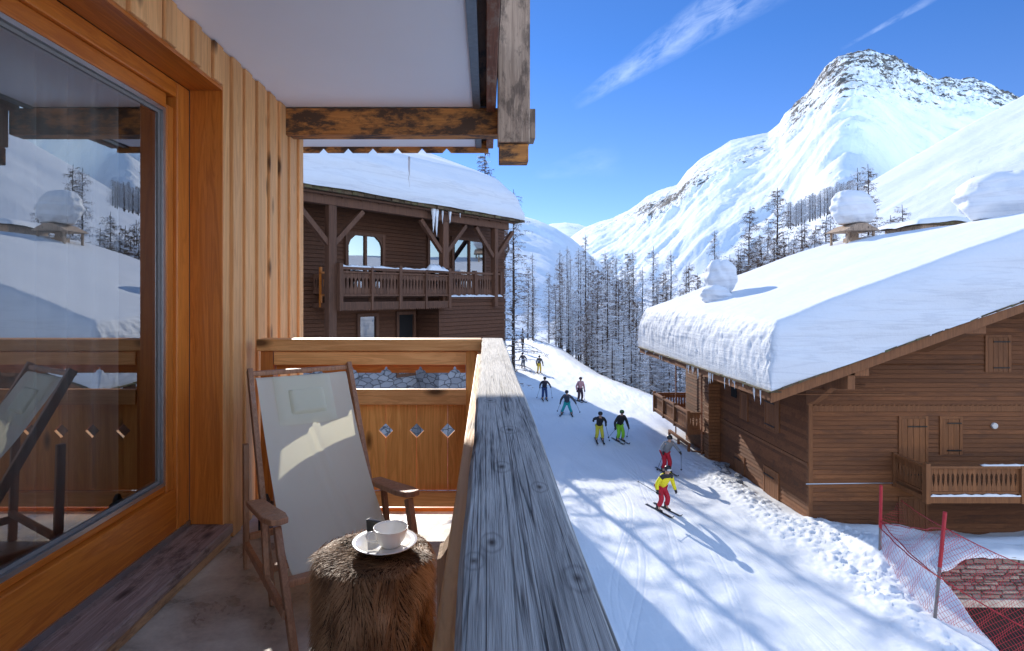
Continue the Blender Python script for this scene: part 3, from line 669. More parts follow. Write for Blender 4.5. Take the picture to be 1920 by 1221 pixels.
def planks(cs, z0, z1, zc, h, T, d0, d1):
    """boards whose touching edges share a diamond hole"""
    mb = MB()
    for k in range(len(cs) - 1):
        a, b = cs[k] + .0012, cs[k + 1] - .0012
        p = [(a, z0), (b, z0)]
        if k < len(cs) - 2: p += [(b, zc - h), (b - h, zc), (b, zc + h)]
        p += [(b, z1), (a, z1)]
        if k > 0: p += [(a, zc + h), (a + h, zc), (a, zc - h)]
        mb.prism(p, T, d0, d1)
    return mb
cs = [-1.265]; c = -1.17
while c < -.13: cs.append(c); c += .1865
cs.append(-.121)
cs = [-1.265, -1.165, -.979, -.792, -.606, -.420, -.233, -.121]
planks(cs, -1.175, -.60, -.818, .043, lambda a, b, d: (a, d, b), 3.425, 3.447).build('planks', M['panel_z'], bal)
mb = MB(); mb.box(-1.265, -.121, 3.384, 3.42, -1.262, -1.176); mb.build('lower_board', M['panel_x'], bal, bevel=.004)
# side run
mb = MB(); mb.box(-.052, -.020, -.6, 3.383, -.418, -.335); mb.build('side_upper_board', M['panel_y'], bal, bevel=.004)
mb = MB(); mb.prism(scallop(-.6, 3.38, -.470, -.405, -.3, .207), lambda a, b, d: (d, a, b), -.018, .004); mb.build('side_scalloped_board', M['panel_y'], bal)
mb = MB(); mb.box(-.056, -.020, -.6, 3.383, -.655, -.563); mb.build('side_middle_board', M['panel_y'], bal, bevel=.004)
cs = [-.6 + .1865 * k for k in range(22)]
planks(cs, -1.175, -.60, -.818, .043, lambda a, b, d: (d, a, b), -.018, .004).build('side_planks', M['panel_z'], bal)
mb = MB(); mb.box(-.052, -.020, -.6, 3.383, -1.262, -1.176); mb.build('side_lower_board', M['panel_y'], bal, bevel=.004)
pp = [(-.122, FL), (-.046, FL), (-.046, -.54), (-.058, -.552), (-.080, -.585), (-.098, -.63), (-.112, -.652), (-.122, -.656)]
mb = MB(); mb.prism([(a, b) for a, b in pp], lambda a, b, d: (a, d, b), 1.41, 1.50); mb.build('bracket_post', M['greypost'], bal)
mb = MB(); mb.prism([(a, b) for a, b in pp], lambda a, b, d: (a, d, b), -.4, -.31); mb.build('bracket_post', M['greypost'], bal)

# curtain inside
nn = 260; yc = np.linspace(-.9, 2.8, nn); zc = np.linspace(FL + .05, 1.1, 8)
CY, CZ = np.meshgrid(yc, zc); CX = -1.86 + .035 * np.sin(CY * 34 + .6 * np.sin(CY * 5)) + .015 * np.sin(CY * 77)
cu = grid_mesh('curtain', CX, CY, CZ, M['curtain']); tag(cu, 'sheer pleated curtain hanging behind the large window pane', 'curtain')

# ------------------------------------------------------------------ deck chair
ang = R(33)
CO = Vector((-.985, 3.05, FL))
chair = thing('deck_chair', 'folding deck chair with cream canvas sling standing on the balcony', 'deck chair', CO, ang, local=True)
# local: x lateral, -y forward
def Cc(l, f, z): return (l, -f, z)
mb = MB(); 
cp = [(-.03, .93), (-.012, .948), (.012, .938), (.06, .86), (.11, .79), (.17, .70), (.24, .61), (.32, .515), (.40, .43), (.48, .36), (.56, .295), (.63, .252), (.69, .232), (.735, .232), (.76, .24)]
f_ = np.array([p[0] for p in cp]); z_ = np.array([p[1] for p in cp]); tt = np.arange(len(cp)); tq = np.linspace(0, len(cp) - 1, 80)
fq = np.interp(tq, tt, f_); zq = np.interp(tq, tt, z_)
fq = np.convolve(np.pad(fq, 4, 'edge'), np.ones(9) / 9, 'valid'); zq = np.convolve(np.pad(zq, 4, 'edge'), np.ones(9) / 9, 'valid')
lq = np.linspace(-1, 1, 40)
LQ, FQ = np.meshgrid(lq, fq); _, ZQ = np.meshgrid(lq, zq)
TT = np.linspace(0, 1, 80)[:, None] + 0 * LQ
hw = .240 - .008 * np.sin(TT * math.pi)
sag = -.022 * (1 - LQ ** 2) * np.sin(TT * math.pi)
wr = .004 * np.exp(-((LQ - (-.1 + 1.3 * (TT - .25))) / .05) ** 2) * ss(.2, .4, TT) * ss(1, .8, TT) + .003 * np.exp(-((LQ + .2 - .9 * (TT - .3)) / .04) ** 2) * ss(.3, .5, TT)
wr = wr + .0025 * fbm(LQ * 3, TT * 6, 77, 4)
grid_mesh('canvas', LQ * hw, -(FQ + sag * .7 + wr), ZQ + sag * .7 + wr, M['canvas'], parent=None).parent = chair
# sewn head panel
sub = slice(7, 22)
def flap(l0, l1, t0, t1, off, name):
    lq2 = np.linspace(l0, l1, 16); tq2 = np.linspace(t0, t1, 24)
    A, B = np.meshgrid(lq2, tq2)
    ff = np.interp(B, np.linspace(0, 1, 80), fq); zz = np.interp(B, np.linspace(0, 1, 80), zq)
    sg = -.022 * (1 - A ** 2) * np.sin(B * math.pi) * .7; h = .240 - .008 * np.sin(B * math.pi)
    edge = np.minimum(np.minimum((A - l0) / (l1 - l0), (l1 - A) / (l1 - l0)) * 12, 1) * np.minimum(np.minimum((B - t0) / (t1 - t0), (t1 - B) / (t1 - t0)) * 12, 1)
    o = off * (.25 + .75 * edge) + .001 * fbm(A * 5, B * 20, 8, 3)
    g = grid_mesh(name, A * h, -(ff + sg + o), zz + sg + o, M['canvas']); g.parent = chair; return g
flap(-.66, .60, .10, .34, .009, 'head_pad')
flap(-.40, .42, .20, .31, .019, 'head_pocket')
def stile(l):
    m_ = MB(); m_.bar(Cc(l, -.03, .985), Cc(l, .50, .01), .026, .045, up=(0, -1, 0)); return m_
for l in (-.262, .262):
    stile(l).build('stile', M['chairwood'], chair, bevel=.004)
    s = -1 if l < 0 else 1
    m_ = MB(); m_.bar(Cc(l + s * .03, .70, .43), Cc(l + s * .01, .90, .0), .028, .045, up=(0, -1, 0)); m_.build('front_leg', M['chairwood'], chair, bevel=.004)
    m_ = MB(); m_.bar(Cc(l + s * .03, .05, .0), Cc(l + s * .03, .035, .62), .026, .04, up=(0, -1, 0)); m_.build('rear_leg', M['chairwood'], chair, bevel=.004)
    m_ = MB(); m_.bar(Cc(l + s * .025, .42, .40), Cc(l + s * .025, .50, .10), .024, .036, up=(0, -1, 0)); m_.build('strut', M['chairwood'], chair, bevel=.004)
    m_ = MB()
    arm = [(-.045, .30), (-.05, .5), (-.052, .66), (-.035, .745), (0, .76), (.035, .745), (.045, .66), (.036, .5), (.03, .30)]
    vsb = [Cc(l + s * .03 + a, f, .395 + (f - .3) * .13) for a, f in arm]; vst = [(p[0], p[1], p[2] + .026) for p in vsb]; k = len(arm)
    m_.add(vsb + vst, [tuple(range(k)), tuple(range(2 * k - 1, k - 1, -1))] + [(i, (i + 1) % k, (i + 1) % k + k, i + k) for i in range(k)])
    m_.build('armrest', M['chairwood'], chair, bevel=.005)
    m_ = MB(); m_.bar(Cc(l + s * .03, .03, .12), Cc(l + s * .03, .84, .14), .022, .04); m_.build('side_rail', M['chairwood'], chair, bevel=.004)
m_ = MB(); m_.bar(Cc(-.262, -.03, .962), Cc(.262, -.03, .962), .04, .024); m_.build('top_bar', M['chairwood'], chair, bevel=.006)
m_ = MB(); m_.bar(Cc(-.29, .765, .225), Cc(.29, .765, .225), .045, .03); m_.build('front_bar', M['chairwood'], chair, bevel=.006)
m_ = MB(); m_.bar(Cc(-.28, .06, .16), Cc(.28, .06, .16), .03, .03); m_.bar(Cc(-.28, .42, .14), Cc(.28, .42, .14), .03, .03); each(m_, 'cross_bar', M['chairwood'], chair, bevel=.004)

# black lantern-like box on the floor behind the chair
mb = MB(); bx_ = P(497, 985, 3.22)
mb.box(bx_.x - .035, bx_.x + .03, 3.2, 3.27, FL, FL + .19); mb.tube([(bx_.x - .0025, 3.235, FL + .19), (bx_.x - .0025, 3.235, FL + .24)], [.03, .012], 12)
b_ = mb.build('bottle', M['black'], None, bevel=.01, loc=(bx_.x, 3.235, FL)); tag(b_, 'small black container on the floor behind the left side of the chair', 'container')

# ------------------------------------------------------------------ fur stool, cup, saucer
ST = Vector((-.346, 1.75, FL)); SR = .168; SH = .588
stool = thing('stool', 'round drum stool covered in shaggy brown fur holding the coffee cup', 'stool', ST)
def furcore():
    m, nt, bs = new_mat('fur_hide'); bs.inputs['Base Color'].default_value = (.035, .02, .012, 1); bs.inputs['Roughness'].default_value = 1; return m
def furmat():
    m, nt, bs = new_mat('brown_shaggy_fur')
    a = N(nt, 'ShaderNodeAttribute', attribute_name='rnd'); v = coords(nt, (1, 1, 1), False); n = noise(nt, v, 7, 4, .6)
    f = math_(nt, 'ADD', math_(nt, 'MULTIPLY', a.outputs['Fac'], .5), math_(nt, 'MULTIPLY', n, .7))
    c = ramp(nt, f, [(.22, (.045, .021, .010)), (.46, (.19, .095, .042)), (.72, (.46, .28, .15)), (.95, (.78, .58, .40))])
    L(nt, c, bs.inputs['Base Color']); bs.inputs['Roughness'].default_value = .55; bs.inputs['Specular IOR Level'].default_value = .4; return m
mb = MB()
prof = [(0, SH), (SR * .6, SH), (SR * .9, SH - .008), (SR, SH - .03), (SR * 1.01, SH * .6), (SR * .99, .02), (SR * .95, 0), (0, 0)]
mb.lathe(prof, ST, 40); mb.build('drum', furcore(), stool, smooth=True)
rng = random.Random(5); fur = MB(); FV = []; FFc = []; FRn = []
def strand(p, nrm, dr, ln, w, rv):
    side = nrm.cross(dr)
    if side.length < 1e-4: side = Vector((1, 0, 0))
    side.normalize(); side = (side + nrm * rng.uniform(-.8, .8)).normalized()
    b = len(FV); q = p
    pts = []; d = (nrm * .75 + dr * .6).normalized()
    for k in range(4):
        ww = w * (1 - k / 3.3)
        pts.append((q - side * ww, q + side * ww)); d = (d * .55 + dr * .5 + Vector((rng.uniform(-.12, .12), rng.uniform(-.12, .12), rng.uniform(-.1, .1)))).normalized(); q = q + d * ln / 3
    for a_, b_2 in pts: FV.append(tuple(a_)); FV.append(tuple(b_2))
    for k in range(3): FFc.append((b + 2*k, b + 2*k+1, b + 2*k+3, b + 2*k+2)); FRn.append(rv)
for i in range(17000):
    th = rng.uniform(0, 2 * math.pi); h = rng.uniform(.0, 1) ** .9 * SH
    nrm = Vector((math.cos(th), math.sin(th), 0)); p = ST + nrm * SR * 1.0 + Vector((0, 0, h))
    cl_ = float(vn(th * 7, h * 16, 3)); cx = (float(vn(th * 5 + 4, h * 9, 8)) - .5) * 2.0
    tan = Vector((-math.sin(th), math.cos(th), 0))
    dr = (Vector((0, 0, -1)) + tan * cx * .8 + nrm * (.15 + .3 * cl_)).normalized()
    strand(p, nrm, dr, .035 + .03 * rng.random(), .0011, .75 * cl_ + .25 * rng.random())
for i in range(9000):
    th = rng.uniform(0, 2 * math.pi); r = SR * math.sqrt(rng.random())
    p = ST + Vector((r * math.cos(th), r * math.sin(th), SH - .012 * (r / SR) ** 6))
    a0 = float(vn(p.x * 14, p.y * 14, 5)) * 2.2 + 3.6
    dr = (Vector((math.cos(a0), math.sin(a0), .1)) + Vector((math.cos(th), math.sin(th), 0)) * 1.1 * (r / SR) ** 2 - Vector((0, 0, .9)) * (r / SR) ** 8).normalized()
    strand(p, Vector((0, 0, 1)), dr, .024 + .018 * rng.random(), .0011, .5 * rng.random() + .5 * float(vn(p.x * 30, p.y * 30, 6)))
fur.v = FV; fur.f = FFc; fur.r = FRn
fur.build('fur', furmat(), stool, fix=False)
K_ = .85; SC = Vector((-.3077, 1.725, FL + SH + .020))
mb = MB(); mb.lathe([(r_ * K_, z_ * K_) for r_, z_ in ((0, 0), (.045, 0), (.06, .003), (.095, .012), (.114, .019), (.1155, .0215), (.114, .0225), (.094, .0165), (.06, .008), (.04, .006), (0, .006))], SC, 64)
o = mb.build('saucer', M['porcelain'], None, smooth=True, loc=SC); tag(o, 'white porcelain saucer lying on the fur stool under the cup', 'saucer')
CU = SC + Vector((.019, -.010, .0055))
mb = MB(); mb.lathe([(r_ * K_, z_ * K_) for r_, z_ in ((0, .002), (.026, .002), (.028, 0), (.032, .001), (.040, .010), (.050, .028), (.057, .048), (.0605, .064), (.0612, .067), (.0590, .067), (.0565, .058), (.050, .036), (.038, .014), (.02, .007), (0, .006))], CU, 64)
cup = mb.build('cup', M['porcelain'], None, smooth=True, loc=CU); tag(cup, 'white wide coffee cup standing on its saucer', 'cup')
a0 = R(200); hd = Vector((math.cos(a0), math.sin(a0), 0))
mb = MB(); mb.tube([CU + (hd * r_ + Vector((0, 0, z_))) * K_ for r_, z_ in ((.054, .055), (.073, .056), (.084, .046), (.078, .030), (.062, .022), (.046, .022))], [.004, .0043, .0043, .0043, .004, .004], 10)
mb.build('handle', M['porcelain'], cup, smooth=True)
mb = MB(); px_, py_ = SC.x - .052, SC.y + .075
mb.add([(px_ - .016, py_ - .01, SC.z), (px_ + .026, py_ + .006, SC.z), (px_ + .026, py_ + .022, SC.z), (px_ - .016, py_ + .015, SC.z), (px_ - .018, py_ - .018, SC.z + .058), (px_ + .028, py_ + .006, SC.z + .036), (px_ + .026, py_ + .018, SC.z + .04), (px_ - .012, py_ + .01, SC.z + .054)],
       [(0,3,2,1),(4,5,6,7),(0,1,5,4),(1,2,6,5),(2,3,7,6),(3,0,4,7)])
o = mb.build('packet', M['black'], None, bevel=.002, loc=(px_, py_, SC.z)); tag(o, 'small dark folded packet tucked behind the white cup', 'packet')

# ------------------------------------------------------------------ generic snow slab on a roof
def snow_slab(name, T, a0, a1, b0, b1, roof, thick, ra, rb0, rb1, mat, label, seed=0, nA=150, nB=120, bumpf=None, ra1=None):
    """a along the eave, b up the slope; T maps (a,b,z) to world; roof(b)->z"""
    ra1 = ra1 or ra
    def axis(p0, p1, r0, r1, n):
        th = np.linspace(0, math.pi / 2, 26)
        s = p0 + r0 * (1 - np.cos(th)); e = p1 - r1 * (1 - np.cos(th[::-1]))
        return np.concatenate([s, np.linspace(p0 + r0, p1 - r1, n)[1:-1], e])
    A = axis(a0, a1, ra, ra1, nA); B = axis(b0, b1, rb0, rb1, nB)
    AA, BB = np.meshgrid(A, B)
    def rise(e, r): q = np.clip(1 - e / r, 0, 1); return np.sqrt(np.clip(1 - q ** 2.2, 0, 1)) ** .8
    k = rise(AA - a0, ra) * rise(a1 - AA, ra1) * rise(BB - b0, rb0) * rise(b1 - BB, rb1)
    th_ = thick * (1 + .06 * fbm(AA * .15, BB * .15, seed + 2, 3))
    Z = roof(BB) + th_ * k
    # outward bulge of the sides
    bul = .06 * np.sin(np.clip(k, 0, 1) * math.pi)
    oa = np.where(AA - a0 < ra, -bul, 0) + np.where(a1 - AA < ra1, bul, 0)
    ob = np.where(BB - b0 < rb0, -bul, 0) + np.where(b1 - BB < rb1, bul, 0)
    if bumpf is not None:
        da, db_, dz = bumpf(AA, BB, Z, k); oa = oa + da; ob = ob + db_; Z = Z + dz
    W = T(AA + oa, BB + ob, Z)
    # underside skirt
    o = grid_mesh(name, W[0], W[1], W[2], mat)
    tag(o, label, 'snow'); return o
def clap(mb, T, a0, a1, z0, z1, step=.16, proud=.042):
    """lapped horizontal boards; T(a,z,d)"""
    z = z0
    while z < z1 - 1e-3:
        zt = min(z + step, z1)
        g = min(.018, (zt - z) * .3); mb.add([T(a0, z + g, proud), T(a1, z + g, proud), T(a1, zt, .010), T(a0, zt, .010), T(a0, z + g, 0), T(a1, z + g, 0)], [(0, 1, 2, 3), (4, 5, 1, 0)])
        z = zt
def balus(mb, T, a0, a1, z0, z1, pitch, th=.03):
    n = max(2, round((a1 - a0) / pitch)); w = (a1 - a0) / n; H = z1 - z0
    for k in range(n):
        c = a0 + (k + .5) * w; h = w * .5 - .004
        pr = [(0, h), (.22, h), (.30, h * .78), (.40, h * .62), (.52, h * .52), (.66, h * .42), (.74, h * .62), (.80, h), (1, h)]
        p = [(c + q, z0 + t * H) for t, q in pr] + [(c - q, z0 + t * H) for t, q in reversed(pr)]
        mb.prism(p, T, -th / 2, th / 2)

# ------------------------------------------------------------------ right chalet
RX, RY = 11.9, 21.0
rc = thing('chalet', 'large brown timber chalet under a deep snow roof right of the piste', 'chalet', (RX, RY, -8.6))
kr = .36; EX = 9.28; EZ = -3.3; RIDGE = 22.0; Y0, Y1 = 18.5, 34.3
def rz(x): x = np.asarray(x, float); return EZ + kr * (RIDGE - EX) - kr * np.abs(x - RIDGE) 
mb = MB(); G = lambda a, z, d: (a, RY - d, z)
clap(mb, G, RX + .12, 32, -9.6, -4.32, .165); clap(mb, G, RX + .12, 32, -4.08, -2.55, .165)
z = -2.55
while z < 1.2:                                     # gable triangle
    zt = z + .165; xa_ = EX + (zt - EZ + .1) / kr; xb_ = 2 * RIDGE - xa_
    if xb_ - xa_ > .3: clap(mb, G, max(xa_, RX + .12), min(xb_, 32), z, zt, .165)
    z = zt
mb.build('gable_cladding', M['brownwall'], rc, fix=False)
mb = MB(); S = lambda a, z, d: (RX - d, a, z)
clap(mb, lambda a, z, d: (RX - d, a, z), 28.9, RY, -9.8, -6.35, .165); clap(mb, lambda a, z, d: (RX - d, a, z), 28.9, RY, -6.22, -2.3, .165)
clap(mb, lambda a, z, d: (RX - d, a, z), 33.9, 29.5, -9.8, -2.3, .165)
mb.build('side_cladding', M['brownwall'], rc, fix=False)
mb = MB(); mb.box(RX + .02, 32, RY + .02, 33.88, -9.9, -2.4); 
mb.prism([(RX + .02, -2.39), (32, -2.39), (RIDGE, 1.1)], lambda a, b, d: (a, d, b), RY + .02, 33.88)
mb.build('wall_core', M['browntrim'], rc)
mb = MB(); mb.box(RX - .03, RX + .12, RY - .05, RY + .1, -9.8, -2.45); mb.build('corner_board', M['browntrim'], rc)
mb = MB(); mb.box(RX + .12, 32, RY - .06, RY - .0, -4.3, -4.1)
for k in range(110): mb.add([(RX + .14 + k * .18, RY - .062, -4.1), (RX + .32 + k * .18, RY - .062, -4.1), (RX + .23 + k * .18, RY - .075, -4.02)], [(0, 1, 2)])
mb.build('frieze', M['browntrim'], rc)
mb = MB(); mb.box(RX - .055, RX - .0, RY, 28.9, -6.345, -6.225); mb.build('side_trim', M['browntrim'], rc)
# log pillar between side and rear wall
mb = MB()
for k in range(44): mb.box(RX - .62 + (.02 if k % 2 else 0), RX + .02, 28.9, 29.5 - (.02 if k % 2 else 0), -9.8 + k * .165, -9.8 + k * .165 + .155)
mb.build('log_pillar', M['browntrim'], rc, bevel=.02)
# roof boards, bargeboard, shingles
mb = MB()
for s in (0, 1):
    def TR(a, z, d, s=s): return (a if s == 0 else 2 * RIDGE - a, d, z)
    mb.prism([(EX, EZ), (RIDGE, EZ + kr * (RIDGE - EX)), (RIDGE, EZ + kr * (RIDGE - EX) + .12), (EX, EZ + .12)], TR, Y0 + .07, Y1)
mb.build('roof_deck', M['browntrim'], rc)
mb = MB(); mb.prism([(EX - .02, EZ - .22), (RIDGE, EZ - .22 + kr * (RIDGE - EX + .02)), (RIDGE, EZ + .1 + kr * (RIDGE - EX)), (EX - .02, EZ + .1)], lambda a, b, d: (a, d, b), Y0, Y0 + .06)
mb.prism([(34.7, EZ - .22), (RIDGE, EZ - .22 + kr * (RIDGE - EX + .02)), (RIDGE, EZ + .1 + kr * (RIDGE - EX)), (34.7, EZ + .1)], lambda a, b, d: (a, d, b), Y0 + .0, Y0 + .06)
mb.build('bargeboard', M['browntrim'], rc)
mb = MB(); mb.box(EX - .03, EX + .03, Y0 + .062, Y1, EZ - .16, EZ + .08)
y = Y0 + .4
while y < Y1: mb.box(EX + .06, RX + 2, y, y + .14, EZ - .02, EZ - .001); mb.prism([(EX + .05, EZ - .17), (RX + .1, EZ - .17 + kr * (RX - EX)), (RX + .1, EZ - .005 + kr * (RX - EX)), (EX + .05, EZ - .005)], lambda a, b, d: (a, d, b), y, y + .12); y += .95
mb.build('eave_rafters', M['browntrim'], rc)
mb = MB(); x = EX - .06
while x < RIDGE:
    w = .34 + .25 * random.random(); zz = EZ + .13 + kr * (x - EX); t_ = .03 + .03 * random.random()
    mb.add([(x, Y0 - .07 - .06 * random.random(), zz), (x + w, Y0 - .05, zz + kr * w), (x + w, Y0 + .5, zz + kr * w), (x, Y0 + .5, zz), (x, Y0 - .07, zz + t_), (x + w, Y0 - .06, zz + kr * w + t_), (x + w, Y0 + .5, zz + kr * w + t_), (x, Y0 + .5, zz + t_)],
           [(0,3,2,1),(4,5,6,7),(0,1,5,4),(1,2,6,5),(2,3,7,6),(3,0,4,7)]); x += w * .9
y = Y0 - .05
while y < Y1:
    w = .3 + .25 * random.random(); mb.box(EX - .12 - .05 * random.random(), EX + .3, y, y + w, EZ + .125, EZ + .16 + .02 * random.random()); y += w + .01
mb.build('shingles', M['shingle'], rc)
mb = MB()
for px in (1540, 1735, 1905):
    xx = (px - 912) * 20.9 / F; zt_ = float(rz(xx)) - .02
    mb.prism([(Y0 + .08, zt_ - .02), (RY, zt_ - .02), (RY, zt_ - 1.25), (RY - .45, zt_ - 1.05), (Y0 + .7, zt_ - .55), (Y0 + .08, zt_ - .42)], lambda a, b, d: (d, a, b), xx - .5, xx + .2)
mb.prism([(Y0 + .08, EZ + kr * 2.2), (RY, EZ + kr * 2.2), (RY, EZ - .75), (RY - .5, EZ - .55), (Y0 + 1.0, EZ + .1), (Y0 + .08, EZ + .2)], lambda a, b, d: (d, a, b), RX - .1, RX + .15)
each(mb, 'purlin_bracket', M['browntrim'], rc, bevel=.02)
# door, shutters on the gable
def board_leaf(mb, T, a0, a1, z0, z1, d, n):
    w = (a1 - a0) / n
    for k in range(n): mb.prism([(a0 + k * w + .006, z0), (a0 + (k + 1) * w - .006, z0), (a0 + (k + 1) * w - .006, z1), (a0 + k * w + .006, z1)], lambda a, b, q: T(a, b, q), d, d + .03)
def opening(kind, T, a0, a1, z0, z1, n=4, fw=.10, hinge=True, label=None):
    m_ = MB()
    for (p0, p1, q0, q1) in ((a0 - fw, a0, z0, z1 + fw), (a1, a1 + fw, z0, z1 + fw), (a0, a1, z1, z1 + fw)): m_.prism([(p0, q0), (p1, q0), (p1, q1), (p0, q1)], T, .0, .07)
    m_2 = MB(); board_leaf(m_2, T, a0 + .01, a1 - .01, z0, z1 - .01, .03, n)
    f = m_2.build(kind, M['browntrim'], rc); m_.build('frame', M['browntrim'], f)
    if hinge:
        m_3 = MB()
        for zz in (z0 + .12 * (z1 - z0), z1 - .12 * (z1 - z0)): m_3.prism([(a0 + .25 * (a1 - a0), zz - .025), (a1 + .05, zz - .025), (a1 + .05, zz + .025), (a0 + .25 * (a1 - a0), zz + .025)], T, .075, .09)
        each(m_3, 'hinge', M['iron'], f)
    return f
GZ = lambda py, d=RY: (553 - py) * d / F
GXp = lambda px, d=RY: (px - 912) * d / F
opening('door', G, GXp(1688), GXp(1733), -6.9, GZ(785), 4)
opening('shutter', G, GXp(1765), GXp(1797), GZ(852), GZ(785), 3)
opening('shutter', G, GXp(1850), GXp(1888), GZ(697), GZ(633), 4)
opening('door', G, GXp(1688), GXp(1733), -9.4, GZ(935), 4, hinge=False)
opening('shutter', G, GXp(1990), GXp(2030), GZ(852), GZ(785), 3)
Sp = lambda px: RX * F / (px - 912)
S2 = lambda a, z, d: (RX - d, a, z)
opening('shutter', S2, Sp(1461), Sp(1438), -5.6, -4.35, 4)
opening('shutter', S2, Sp(1396), Sp(1381), -8.55, -7.6, 3)
opening('door', S2, Sp(1460), Sp(1436), -9.3, -7.35, 5)
opening('shutter', S2, Sp(1402), Sp(1391), -5.75, -4.6, 3, hinge=False)
mb = MB(); mb.prism([(Sp(1383), -4.9), (Sp(1373), -4.9), (Sp(1373), -4.2), (Sp(1383), -4.2)], S2, .03, .065); w_ = mb.build('window', M['darkroom'], rc)
lx = GXp(1862); mb = MB(); mb.tube([(lx, RY - .02, GZ(798)), (lx, RY - .10, GZ(798))], [.12, .11], 20); mb.build('wall_lamp', M['lampglass'], rc, smooth=False, bevel=.02)
mb = MB(); mb.tube([(GXp(1510), RY - .05, GZ(907)), (GXp(1680), RY - .05, GZ(905))], .02, 6); mb.build('conduit', M['steel'], rc)
# gable balcony
bx0 = 15.0; by = 19.4
mb = MB(); mb.box(bx0, 27, by, RY - .01, -7.05, -6.9); balc = mb.build('balcony', M['browntrim'], rc, bevel=.01)
mb = MB(); balus(mb, lambda a, z, d: (a, by + .06 + d, z), bx0 + .12, 27, -6.72, -5.95, .165); balus(mb, lambda a, z, d: (bx0 + .06 + d, a, z), by + .1, RY - .02, -6.72, -5.95, .165)
mb.build('balusters', M['browntrim'], balc)
mb = MB(); mb.box(bx0 - .04, 27, by - .04, by + .12, -5.92, -5.84); mb.box(bx0 - .04, bx0 + .12, by + .13, RY - .01, -5.92, -5.84)
mb.box(bx0, 27, by + .01, by + .09, -6.80, -6.72); mb.box(bx0 + .01, bx0 + .09, by + .1, RY - .01, -6.80, -6.72); mb.box(bx0 - .02, 27, by - .03, by - .001, -7.1, -6.88); mb.build('rail', M['browntrim'], balc)
mb = MB()
for xx in (bx0 - .05, 18.2, 21.4, 24.6): mb.box(xx, xx + .16 if xx < bx0 else xx + .1, by - .065, by + .13, -7.12, -5.83 if xx > bx0 else -5.75)
mb.box(bx0 - .05, bx0 + .09, RY - .12, RY - .02, -7.05, -5.8); each(mb, 'post', M['browntrim'], balc, bevel=.01)
def snow_strip(pts, w, h, name, label, parent=None, seed=0):
    m_ = MB(); pts = [Vector(p) for p in pts]
    rr = random.Random(seed); vs_ = []; fs_ = []; nP = 0
    for a_, b_2 in zip(pts[:-1], pts[1:]):
        n_ = max(3, int((b_2 - a_).length / .12)); sd = (b_2 - a_).normalized().cross(Vector((0, 0, 1))).normalized()
        for k in range(n_ + 1):
            p = a_.lerp(b_2, k / n_); hh = h * (.35 + .65 * rr.random()) * (0.1 if k in (0, n_) else 1)
            for q, zz in ((-.5, 0), (-.45, .6), (0, 1), (.45, .6), (.5, 0)): vs_.append(p + sd * w * q + Vector((0, 0, zz * hh)))
    tot = len(vs_) // 5
    for k in range(tot - 1):
        for j in range(4): fs_.append((k*5+j, k*5+j+1, (k+1)*5+j+1, (k+1)*5+j))
    m_.add(vs_, fs_); o_ = m_.build(name, M['snow'], parent, smooth=True, loc=tuple(pts[0])); 
    if not parent: tag(o_, label, 'snow')
    return o_
snow_strip([(16.9, by + .04, -5.838), (27, by + .04, -5.838)], .13, .07, 'snow_strip', 'thin snow line lying on the gable balcony rail')
snow_strip([(bx0 + .1, by - .015, -6.876), (27, by - .015, -6.876)], .05, .1, 'snow_strip', 'thin snow line caught on the lower edge of the gable balcony')
# rear side balcony wrapping the corner
mb = MB(); mb.box(10.6, RX - .01, 29.9, 36, -7.35, -7.2); mb.box(RX - .01, 16, 33.92, 36, -7.35, -7.2)
balc2 = mb.build('balcony', M['browntrim'], rc)
mb = MB(); balus(mb, lambda a, z, d: (a, 29.96 + d, z), 10.72, RX - .65, -7.1, -6.3, .17); balus(mb, lambda a, z, d: (10.66 + d, a, z), 30.0, 36, -7.1, -6.3, .17); balus(mb, lambda a, z, d: (a, 35.94 + d, z), 10.72, 16, -7.1, -6.3, .17)
mb.build('balusters', M['browntrim'], balc2)
mb = MB()
for (zz0, zz1) in ((-6.28, -6.18), (-7.2, -7.11)): mb.box(10.56, RX - .63, 29.88, 30.02, zz0, zz1); mb.box(10.56, 10.74, 30.03, 36, zz0, zz1); mb.box(10.75, 16, 35.86, 36, zz0, zz1)
mb.build('rail', M['browntrim'], balc2)
mb = MB()
for yy_ in (29.86, 32.0, 34.0, 35.9): mb.box(10.54, 10.70, yy_, yy_ + .14, -7.38, -6.1)
each(mb, 'post', M['browntrim'], balc2)
mb = MB(); mb.box(RX - .63, RX - .56, 29.85, 29.92, -9.3, EZ + .5); mb.box(RX - .60, RX - .54, 34.0, 34.06, -8.7, -3.4); each(mb, 'drainpipe', M['rusty'], rc)
# low steps/terrace rail behind
mb = MB(); mb.box(10.9, 11.9, 30.2, 30.32, -8.45, -8.3); mb.box(10.7, 10.85, 30.2, 33.5, -8.05, -7.93)
for yy_ in (30.2, 31.8, 33.4): mb.box(10.7, 10.82, yy_, yy_ + .12, -8.9, -8.06)
mb.build('terrace_rail', M['browntrim'], rc)
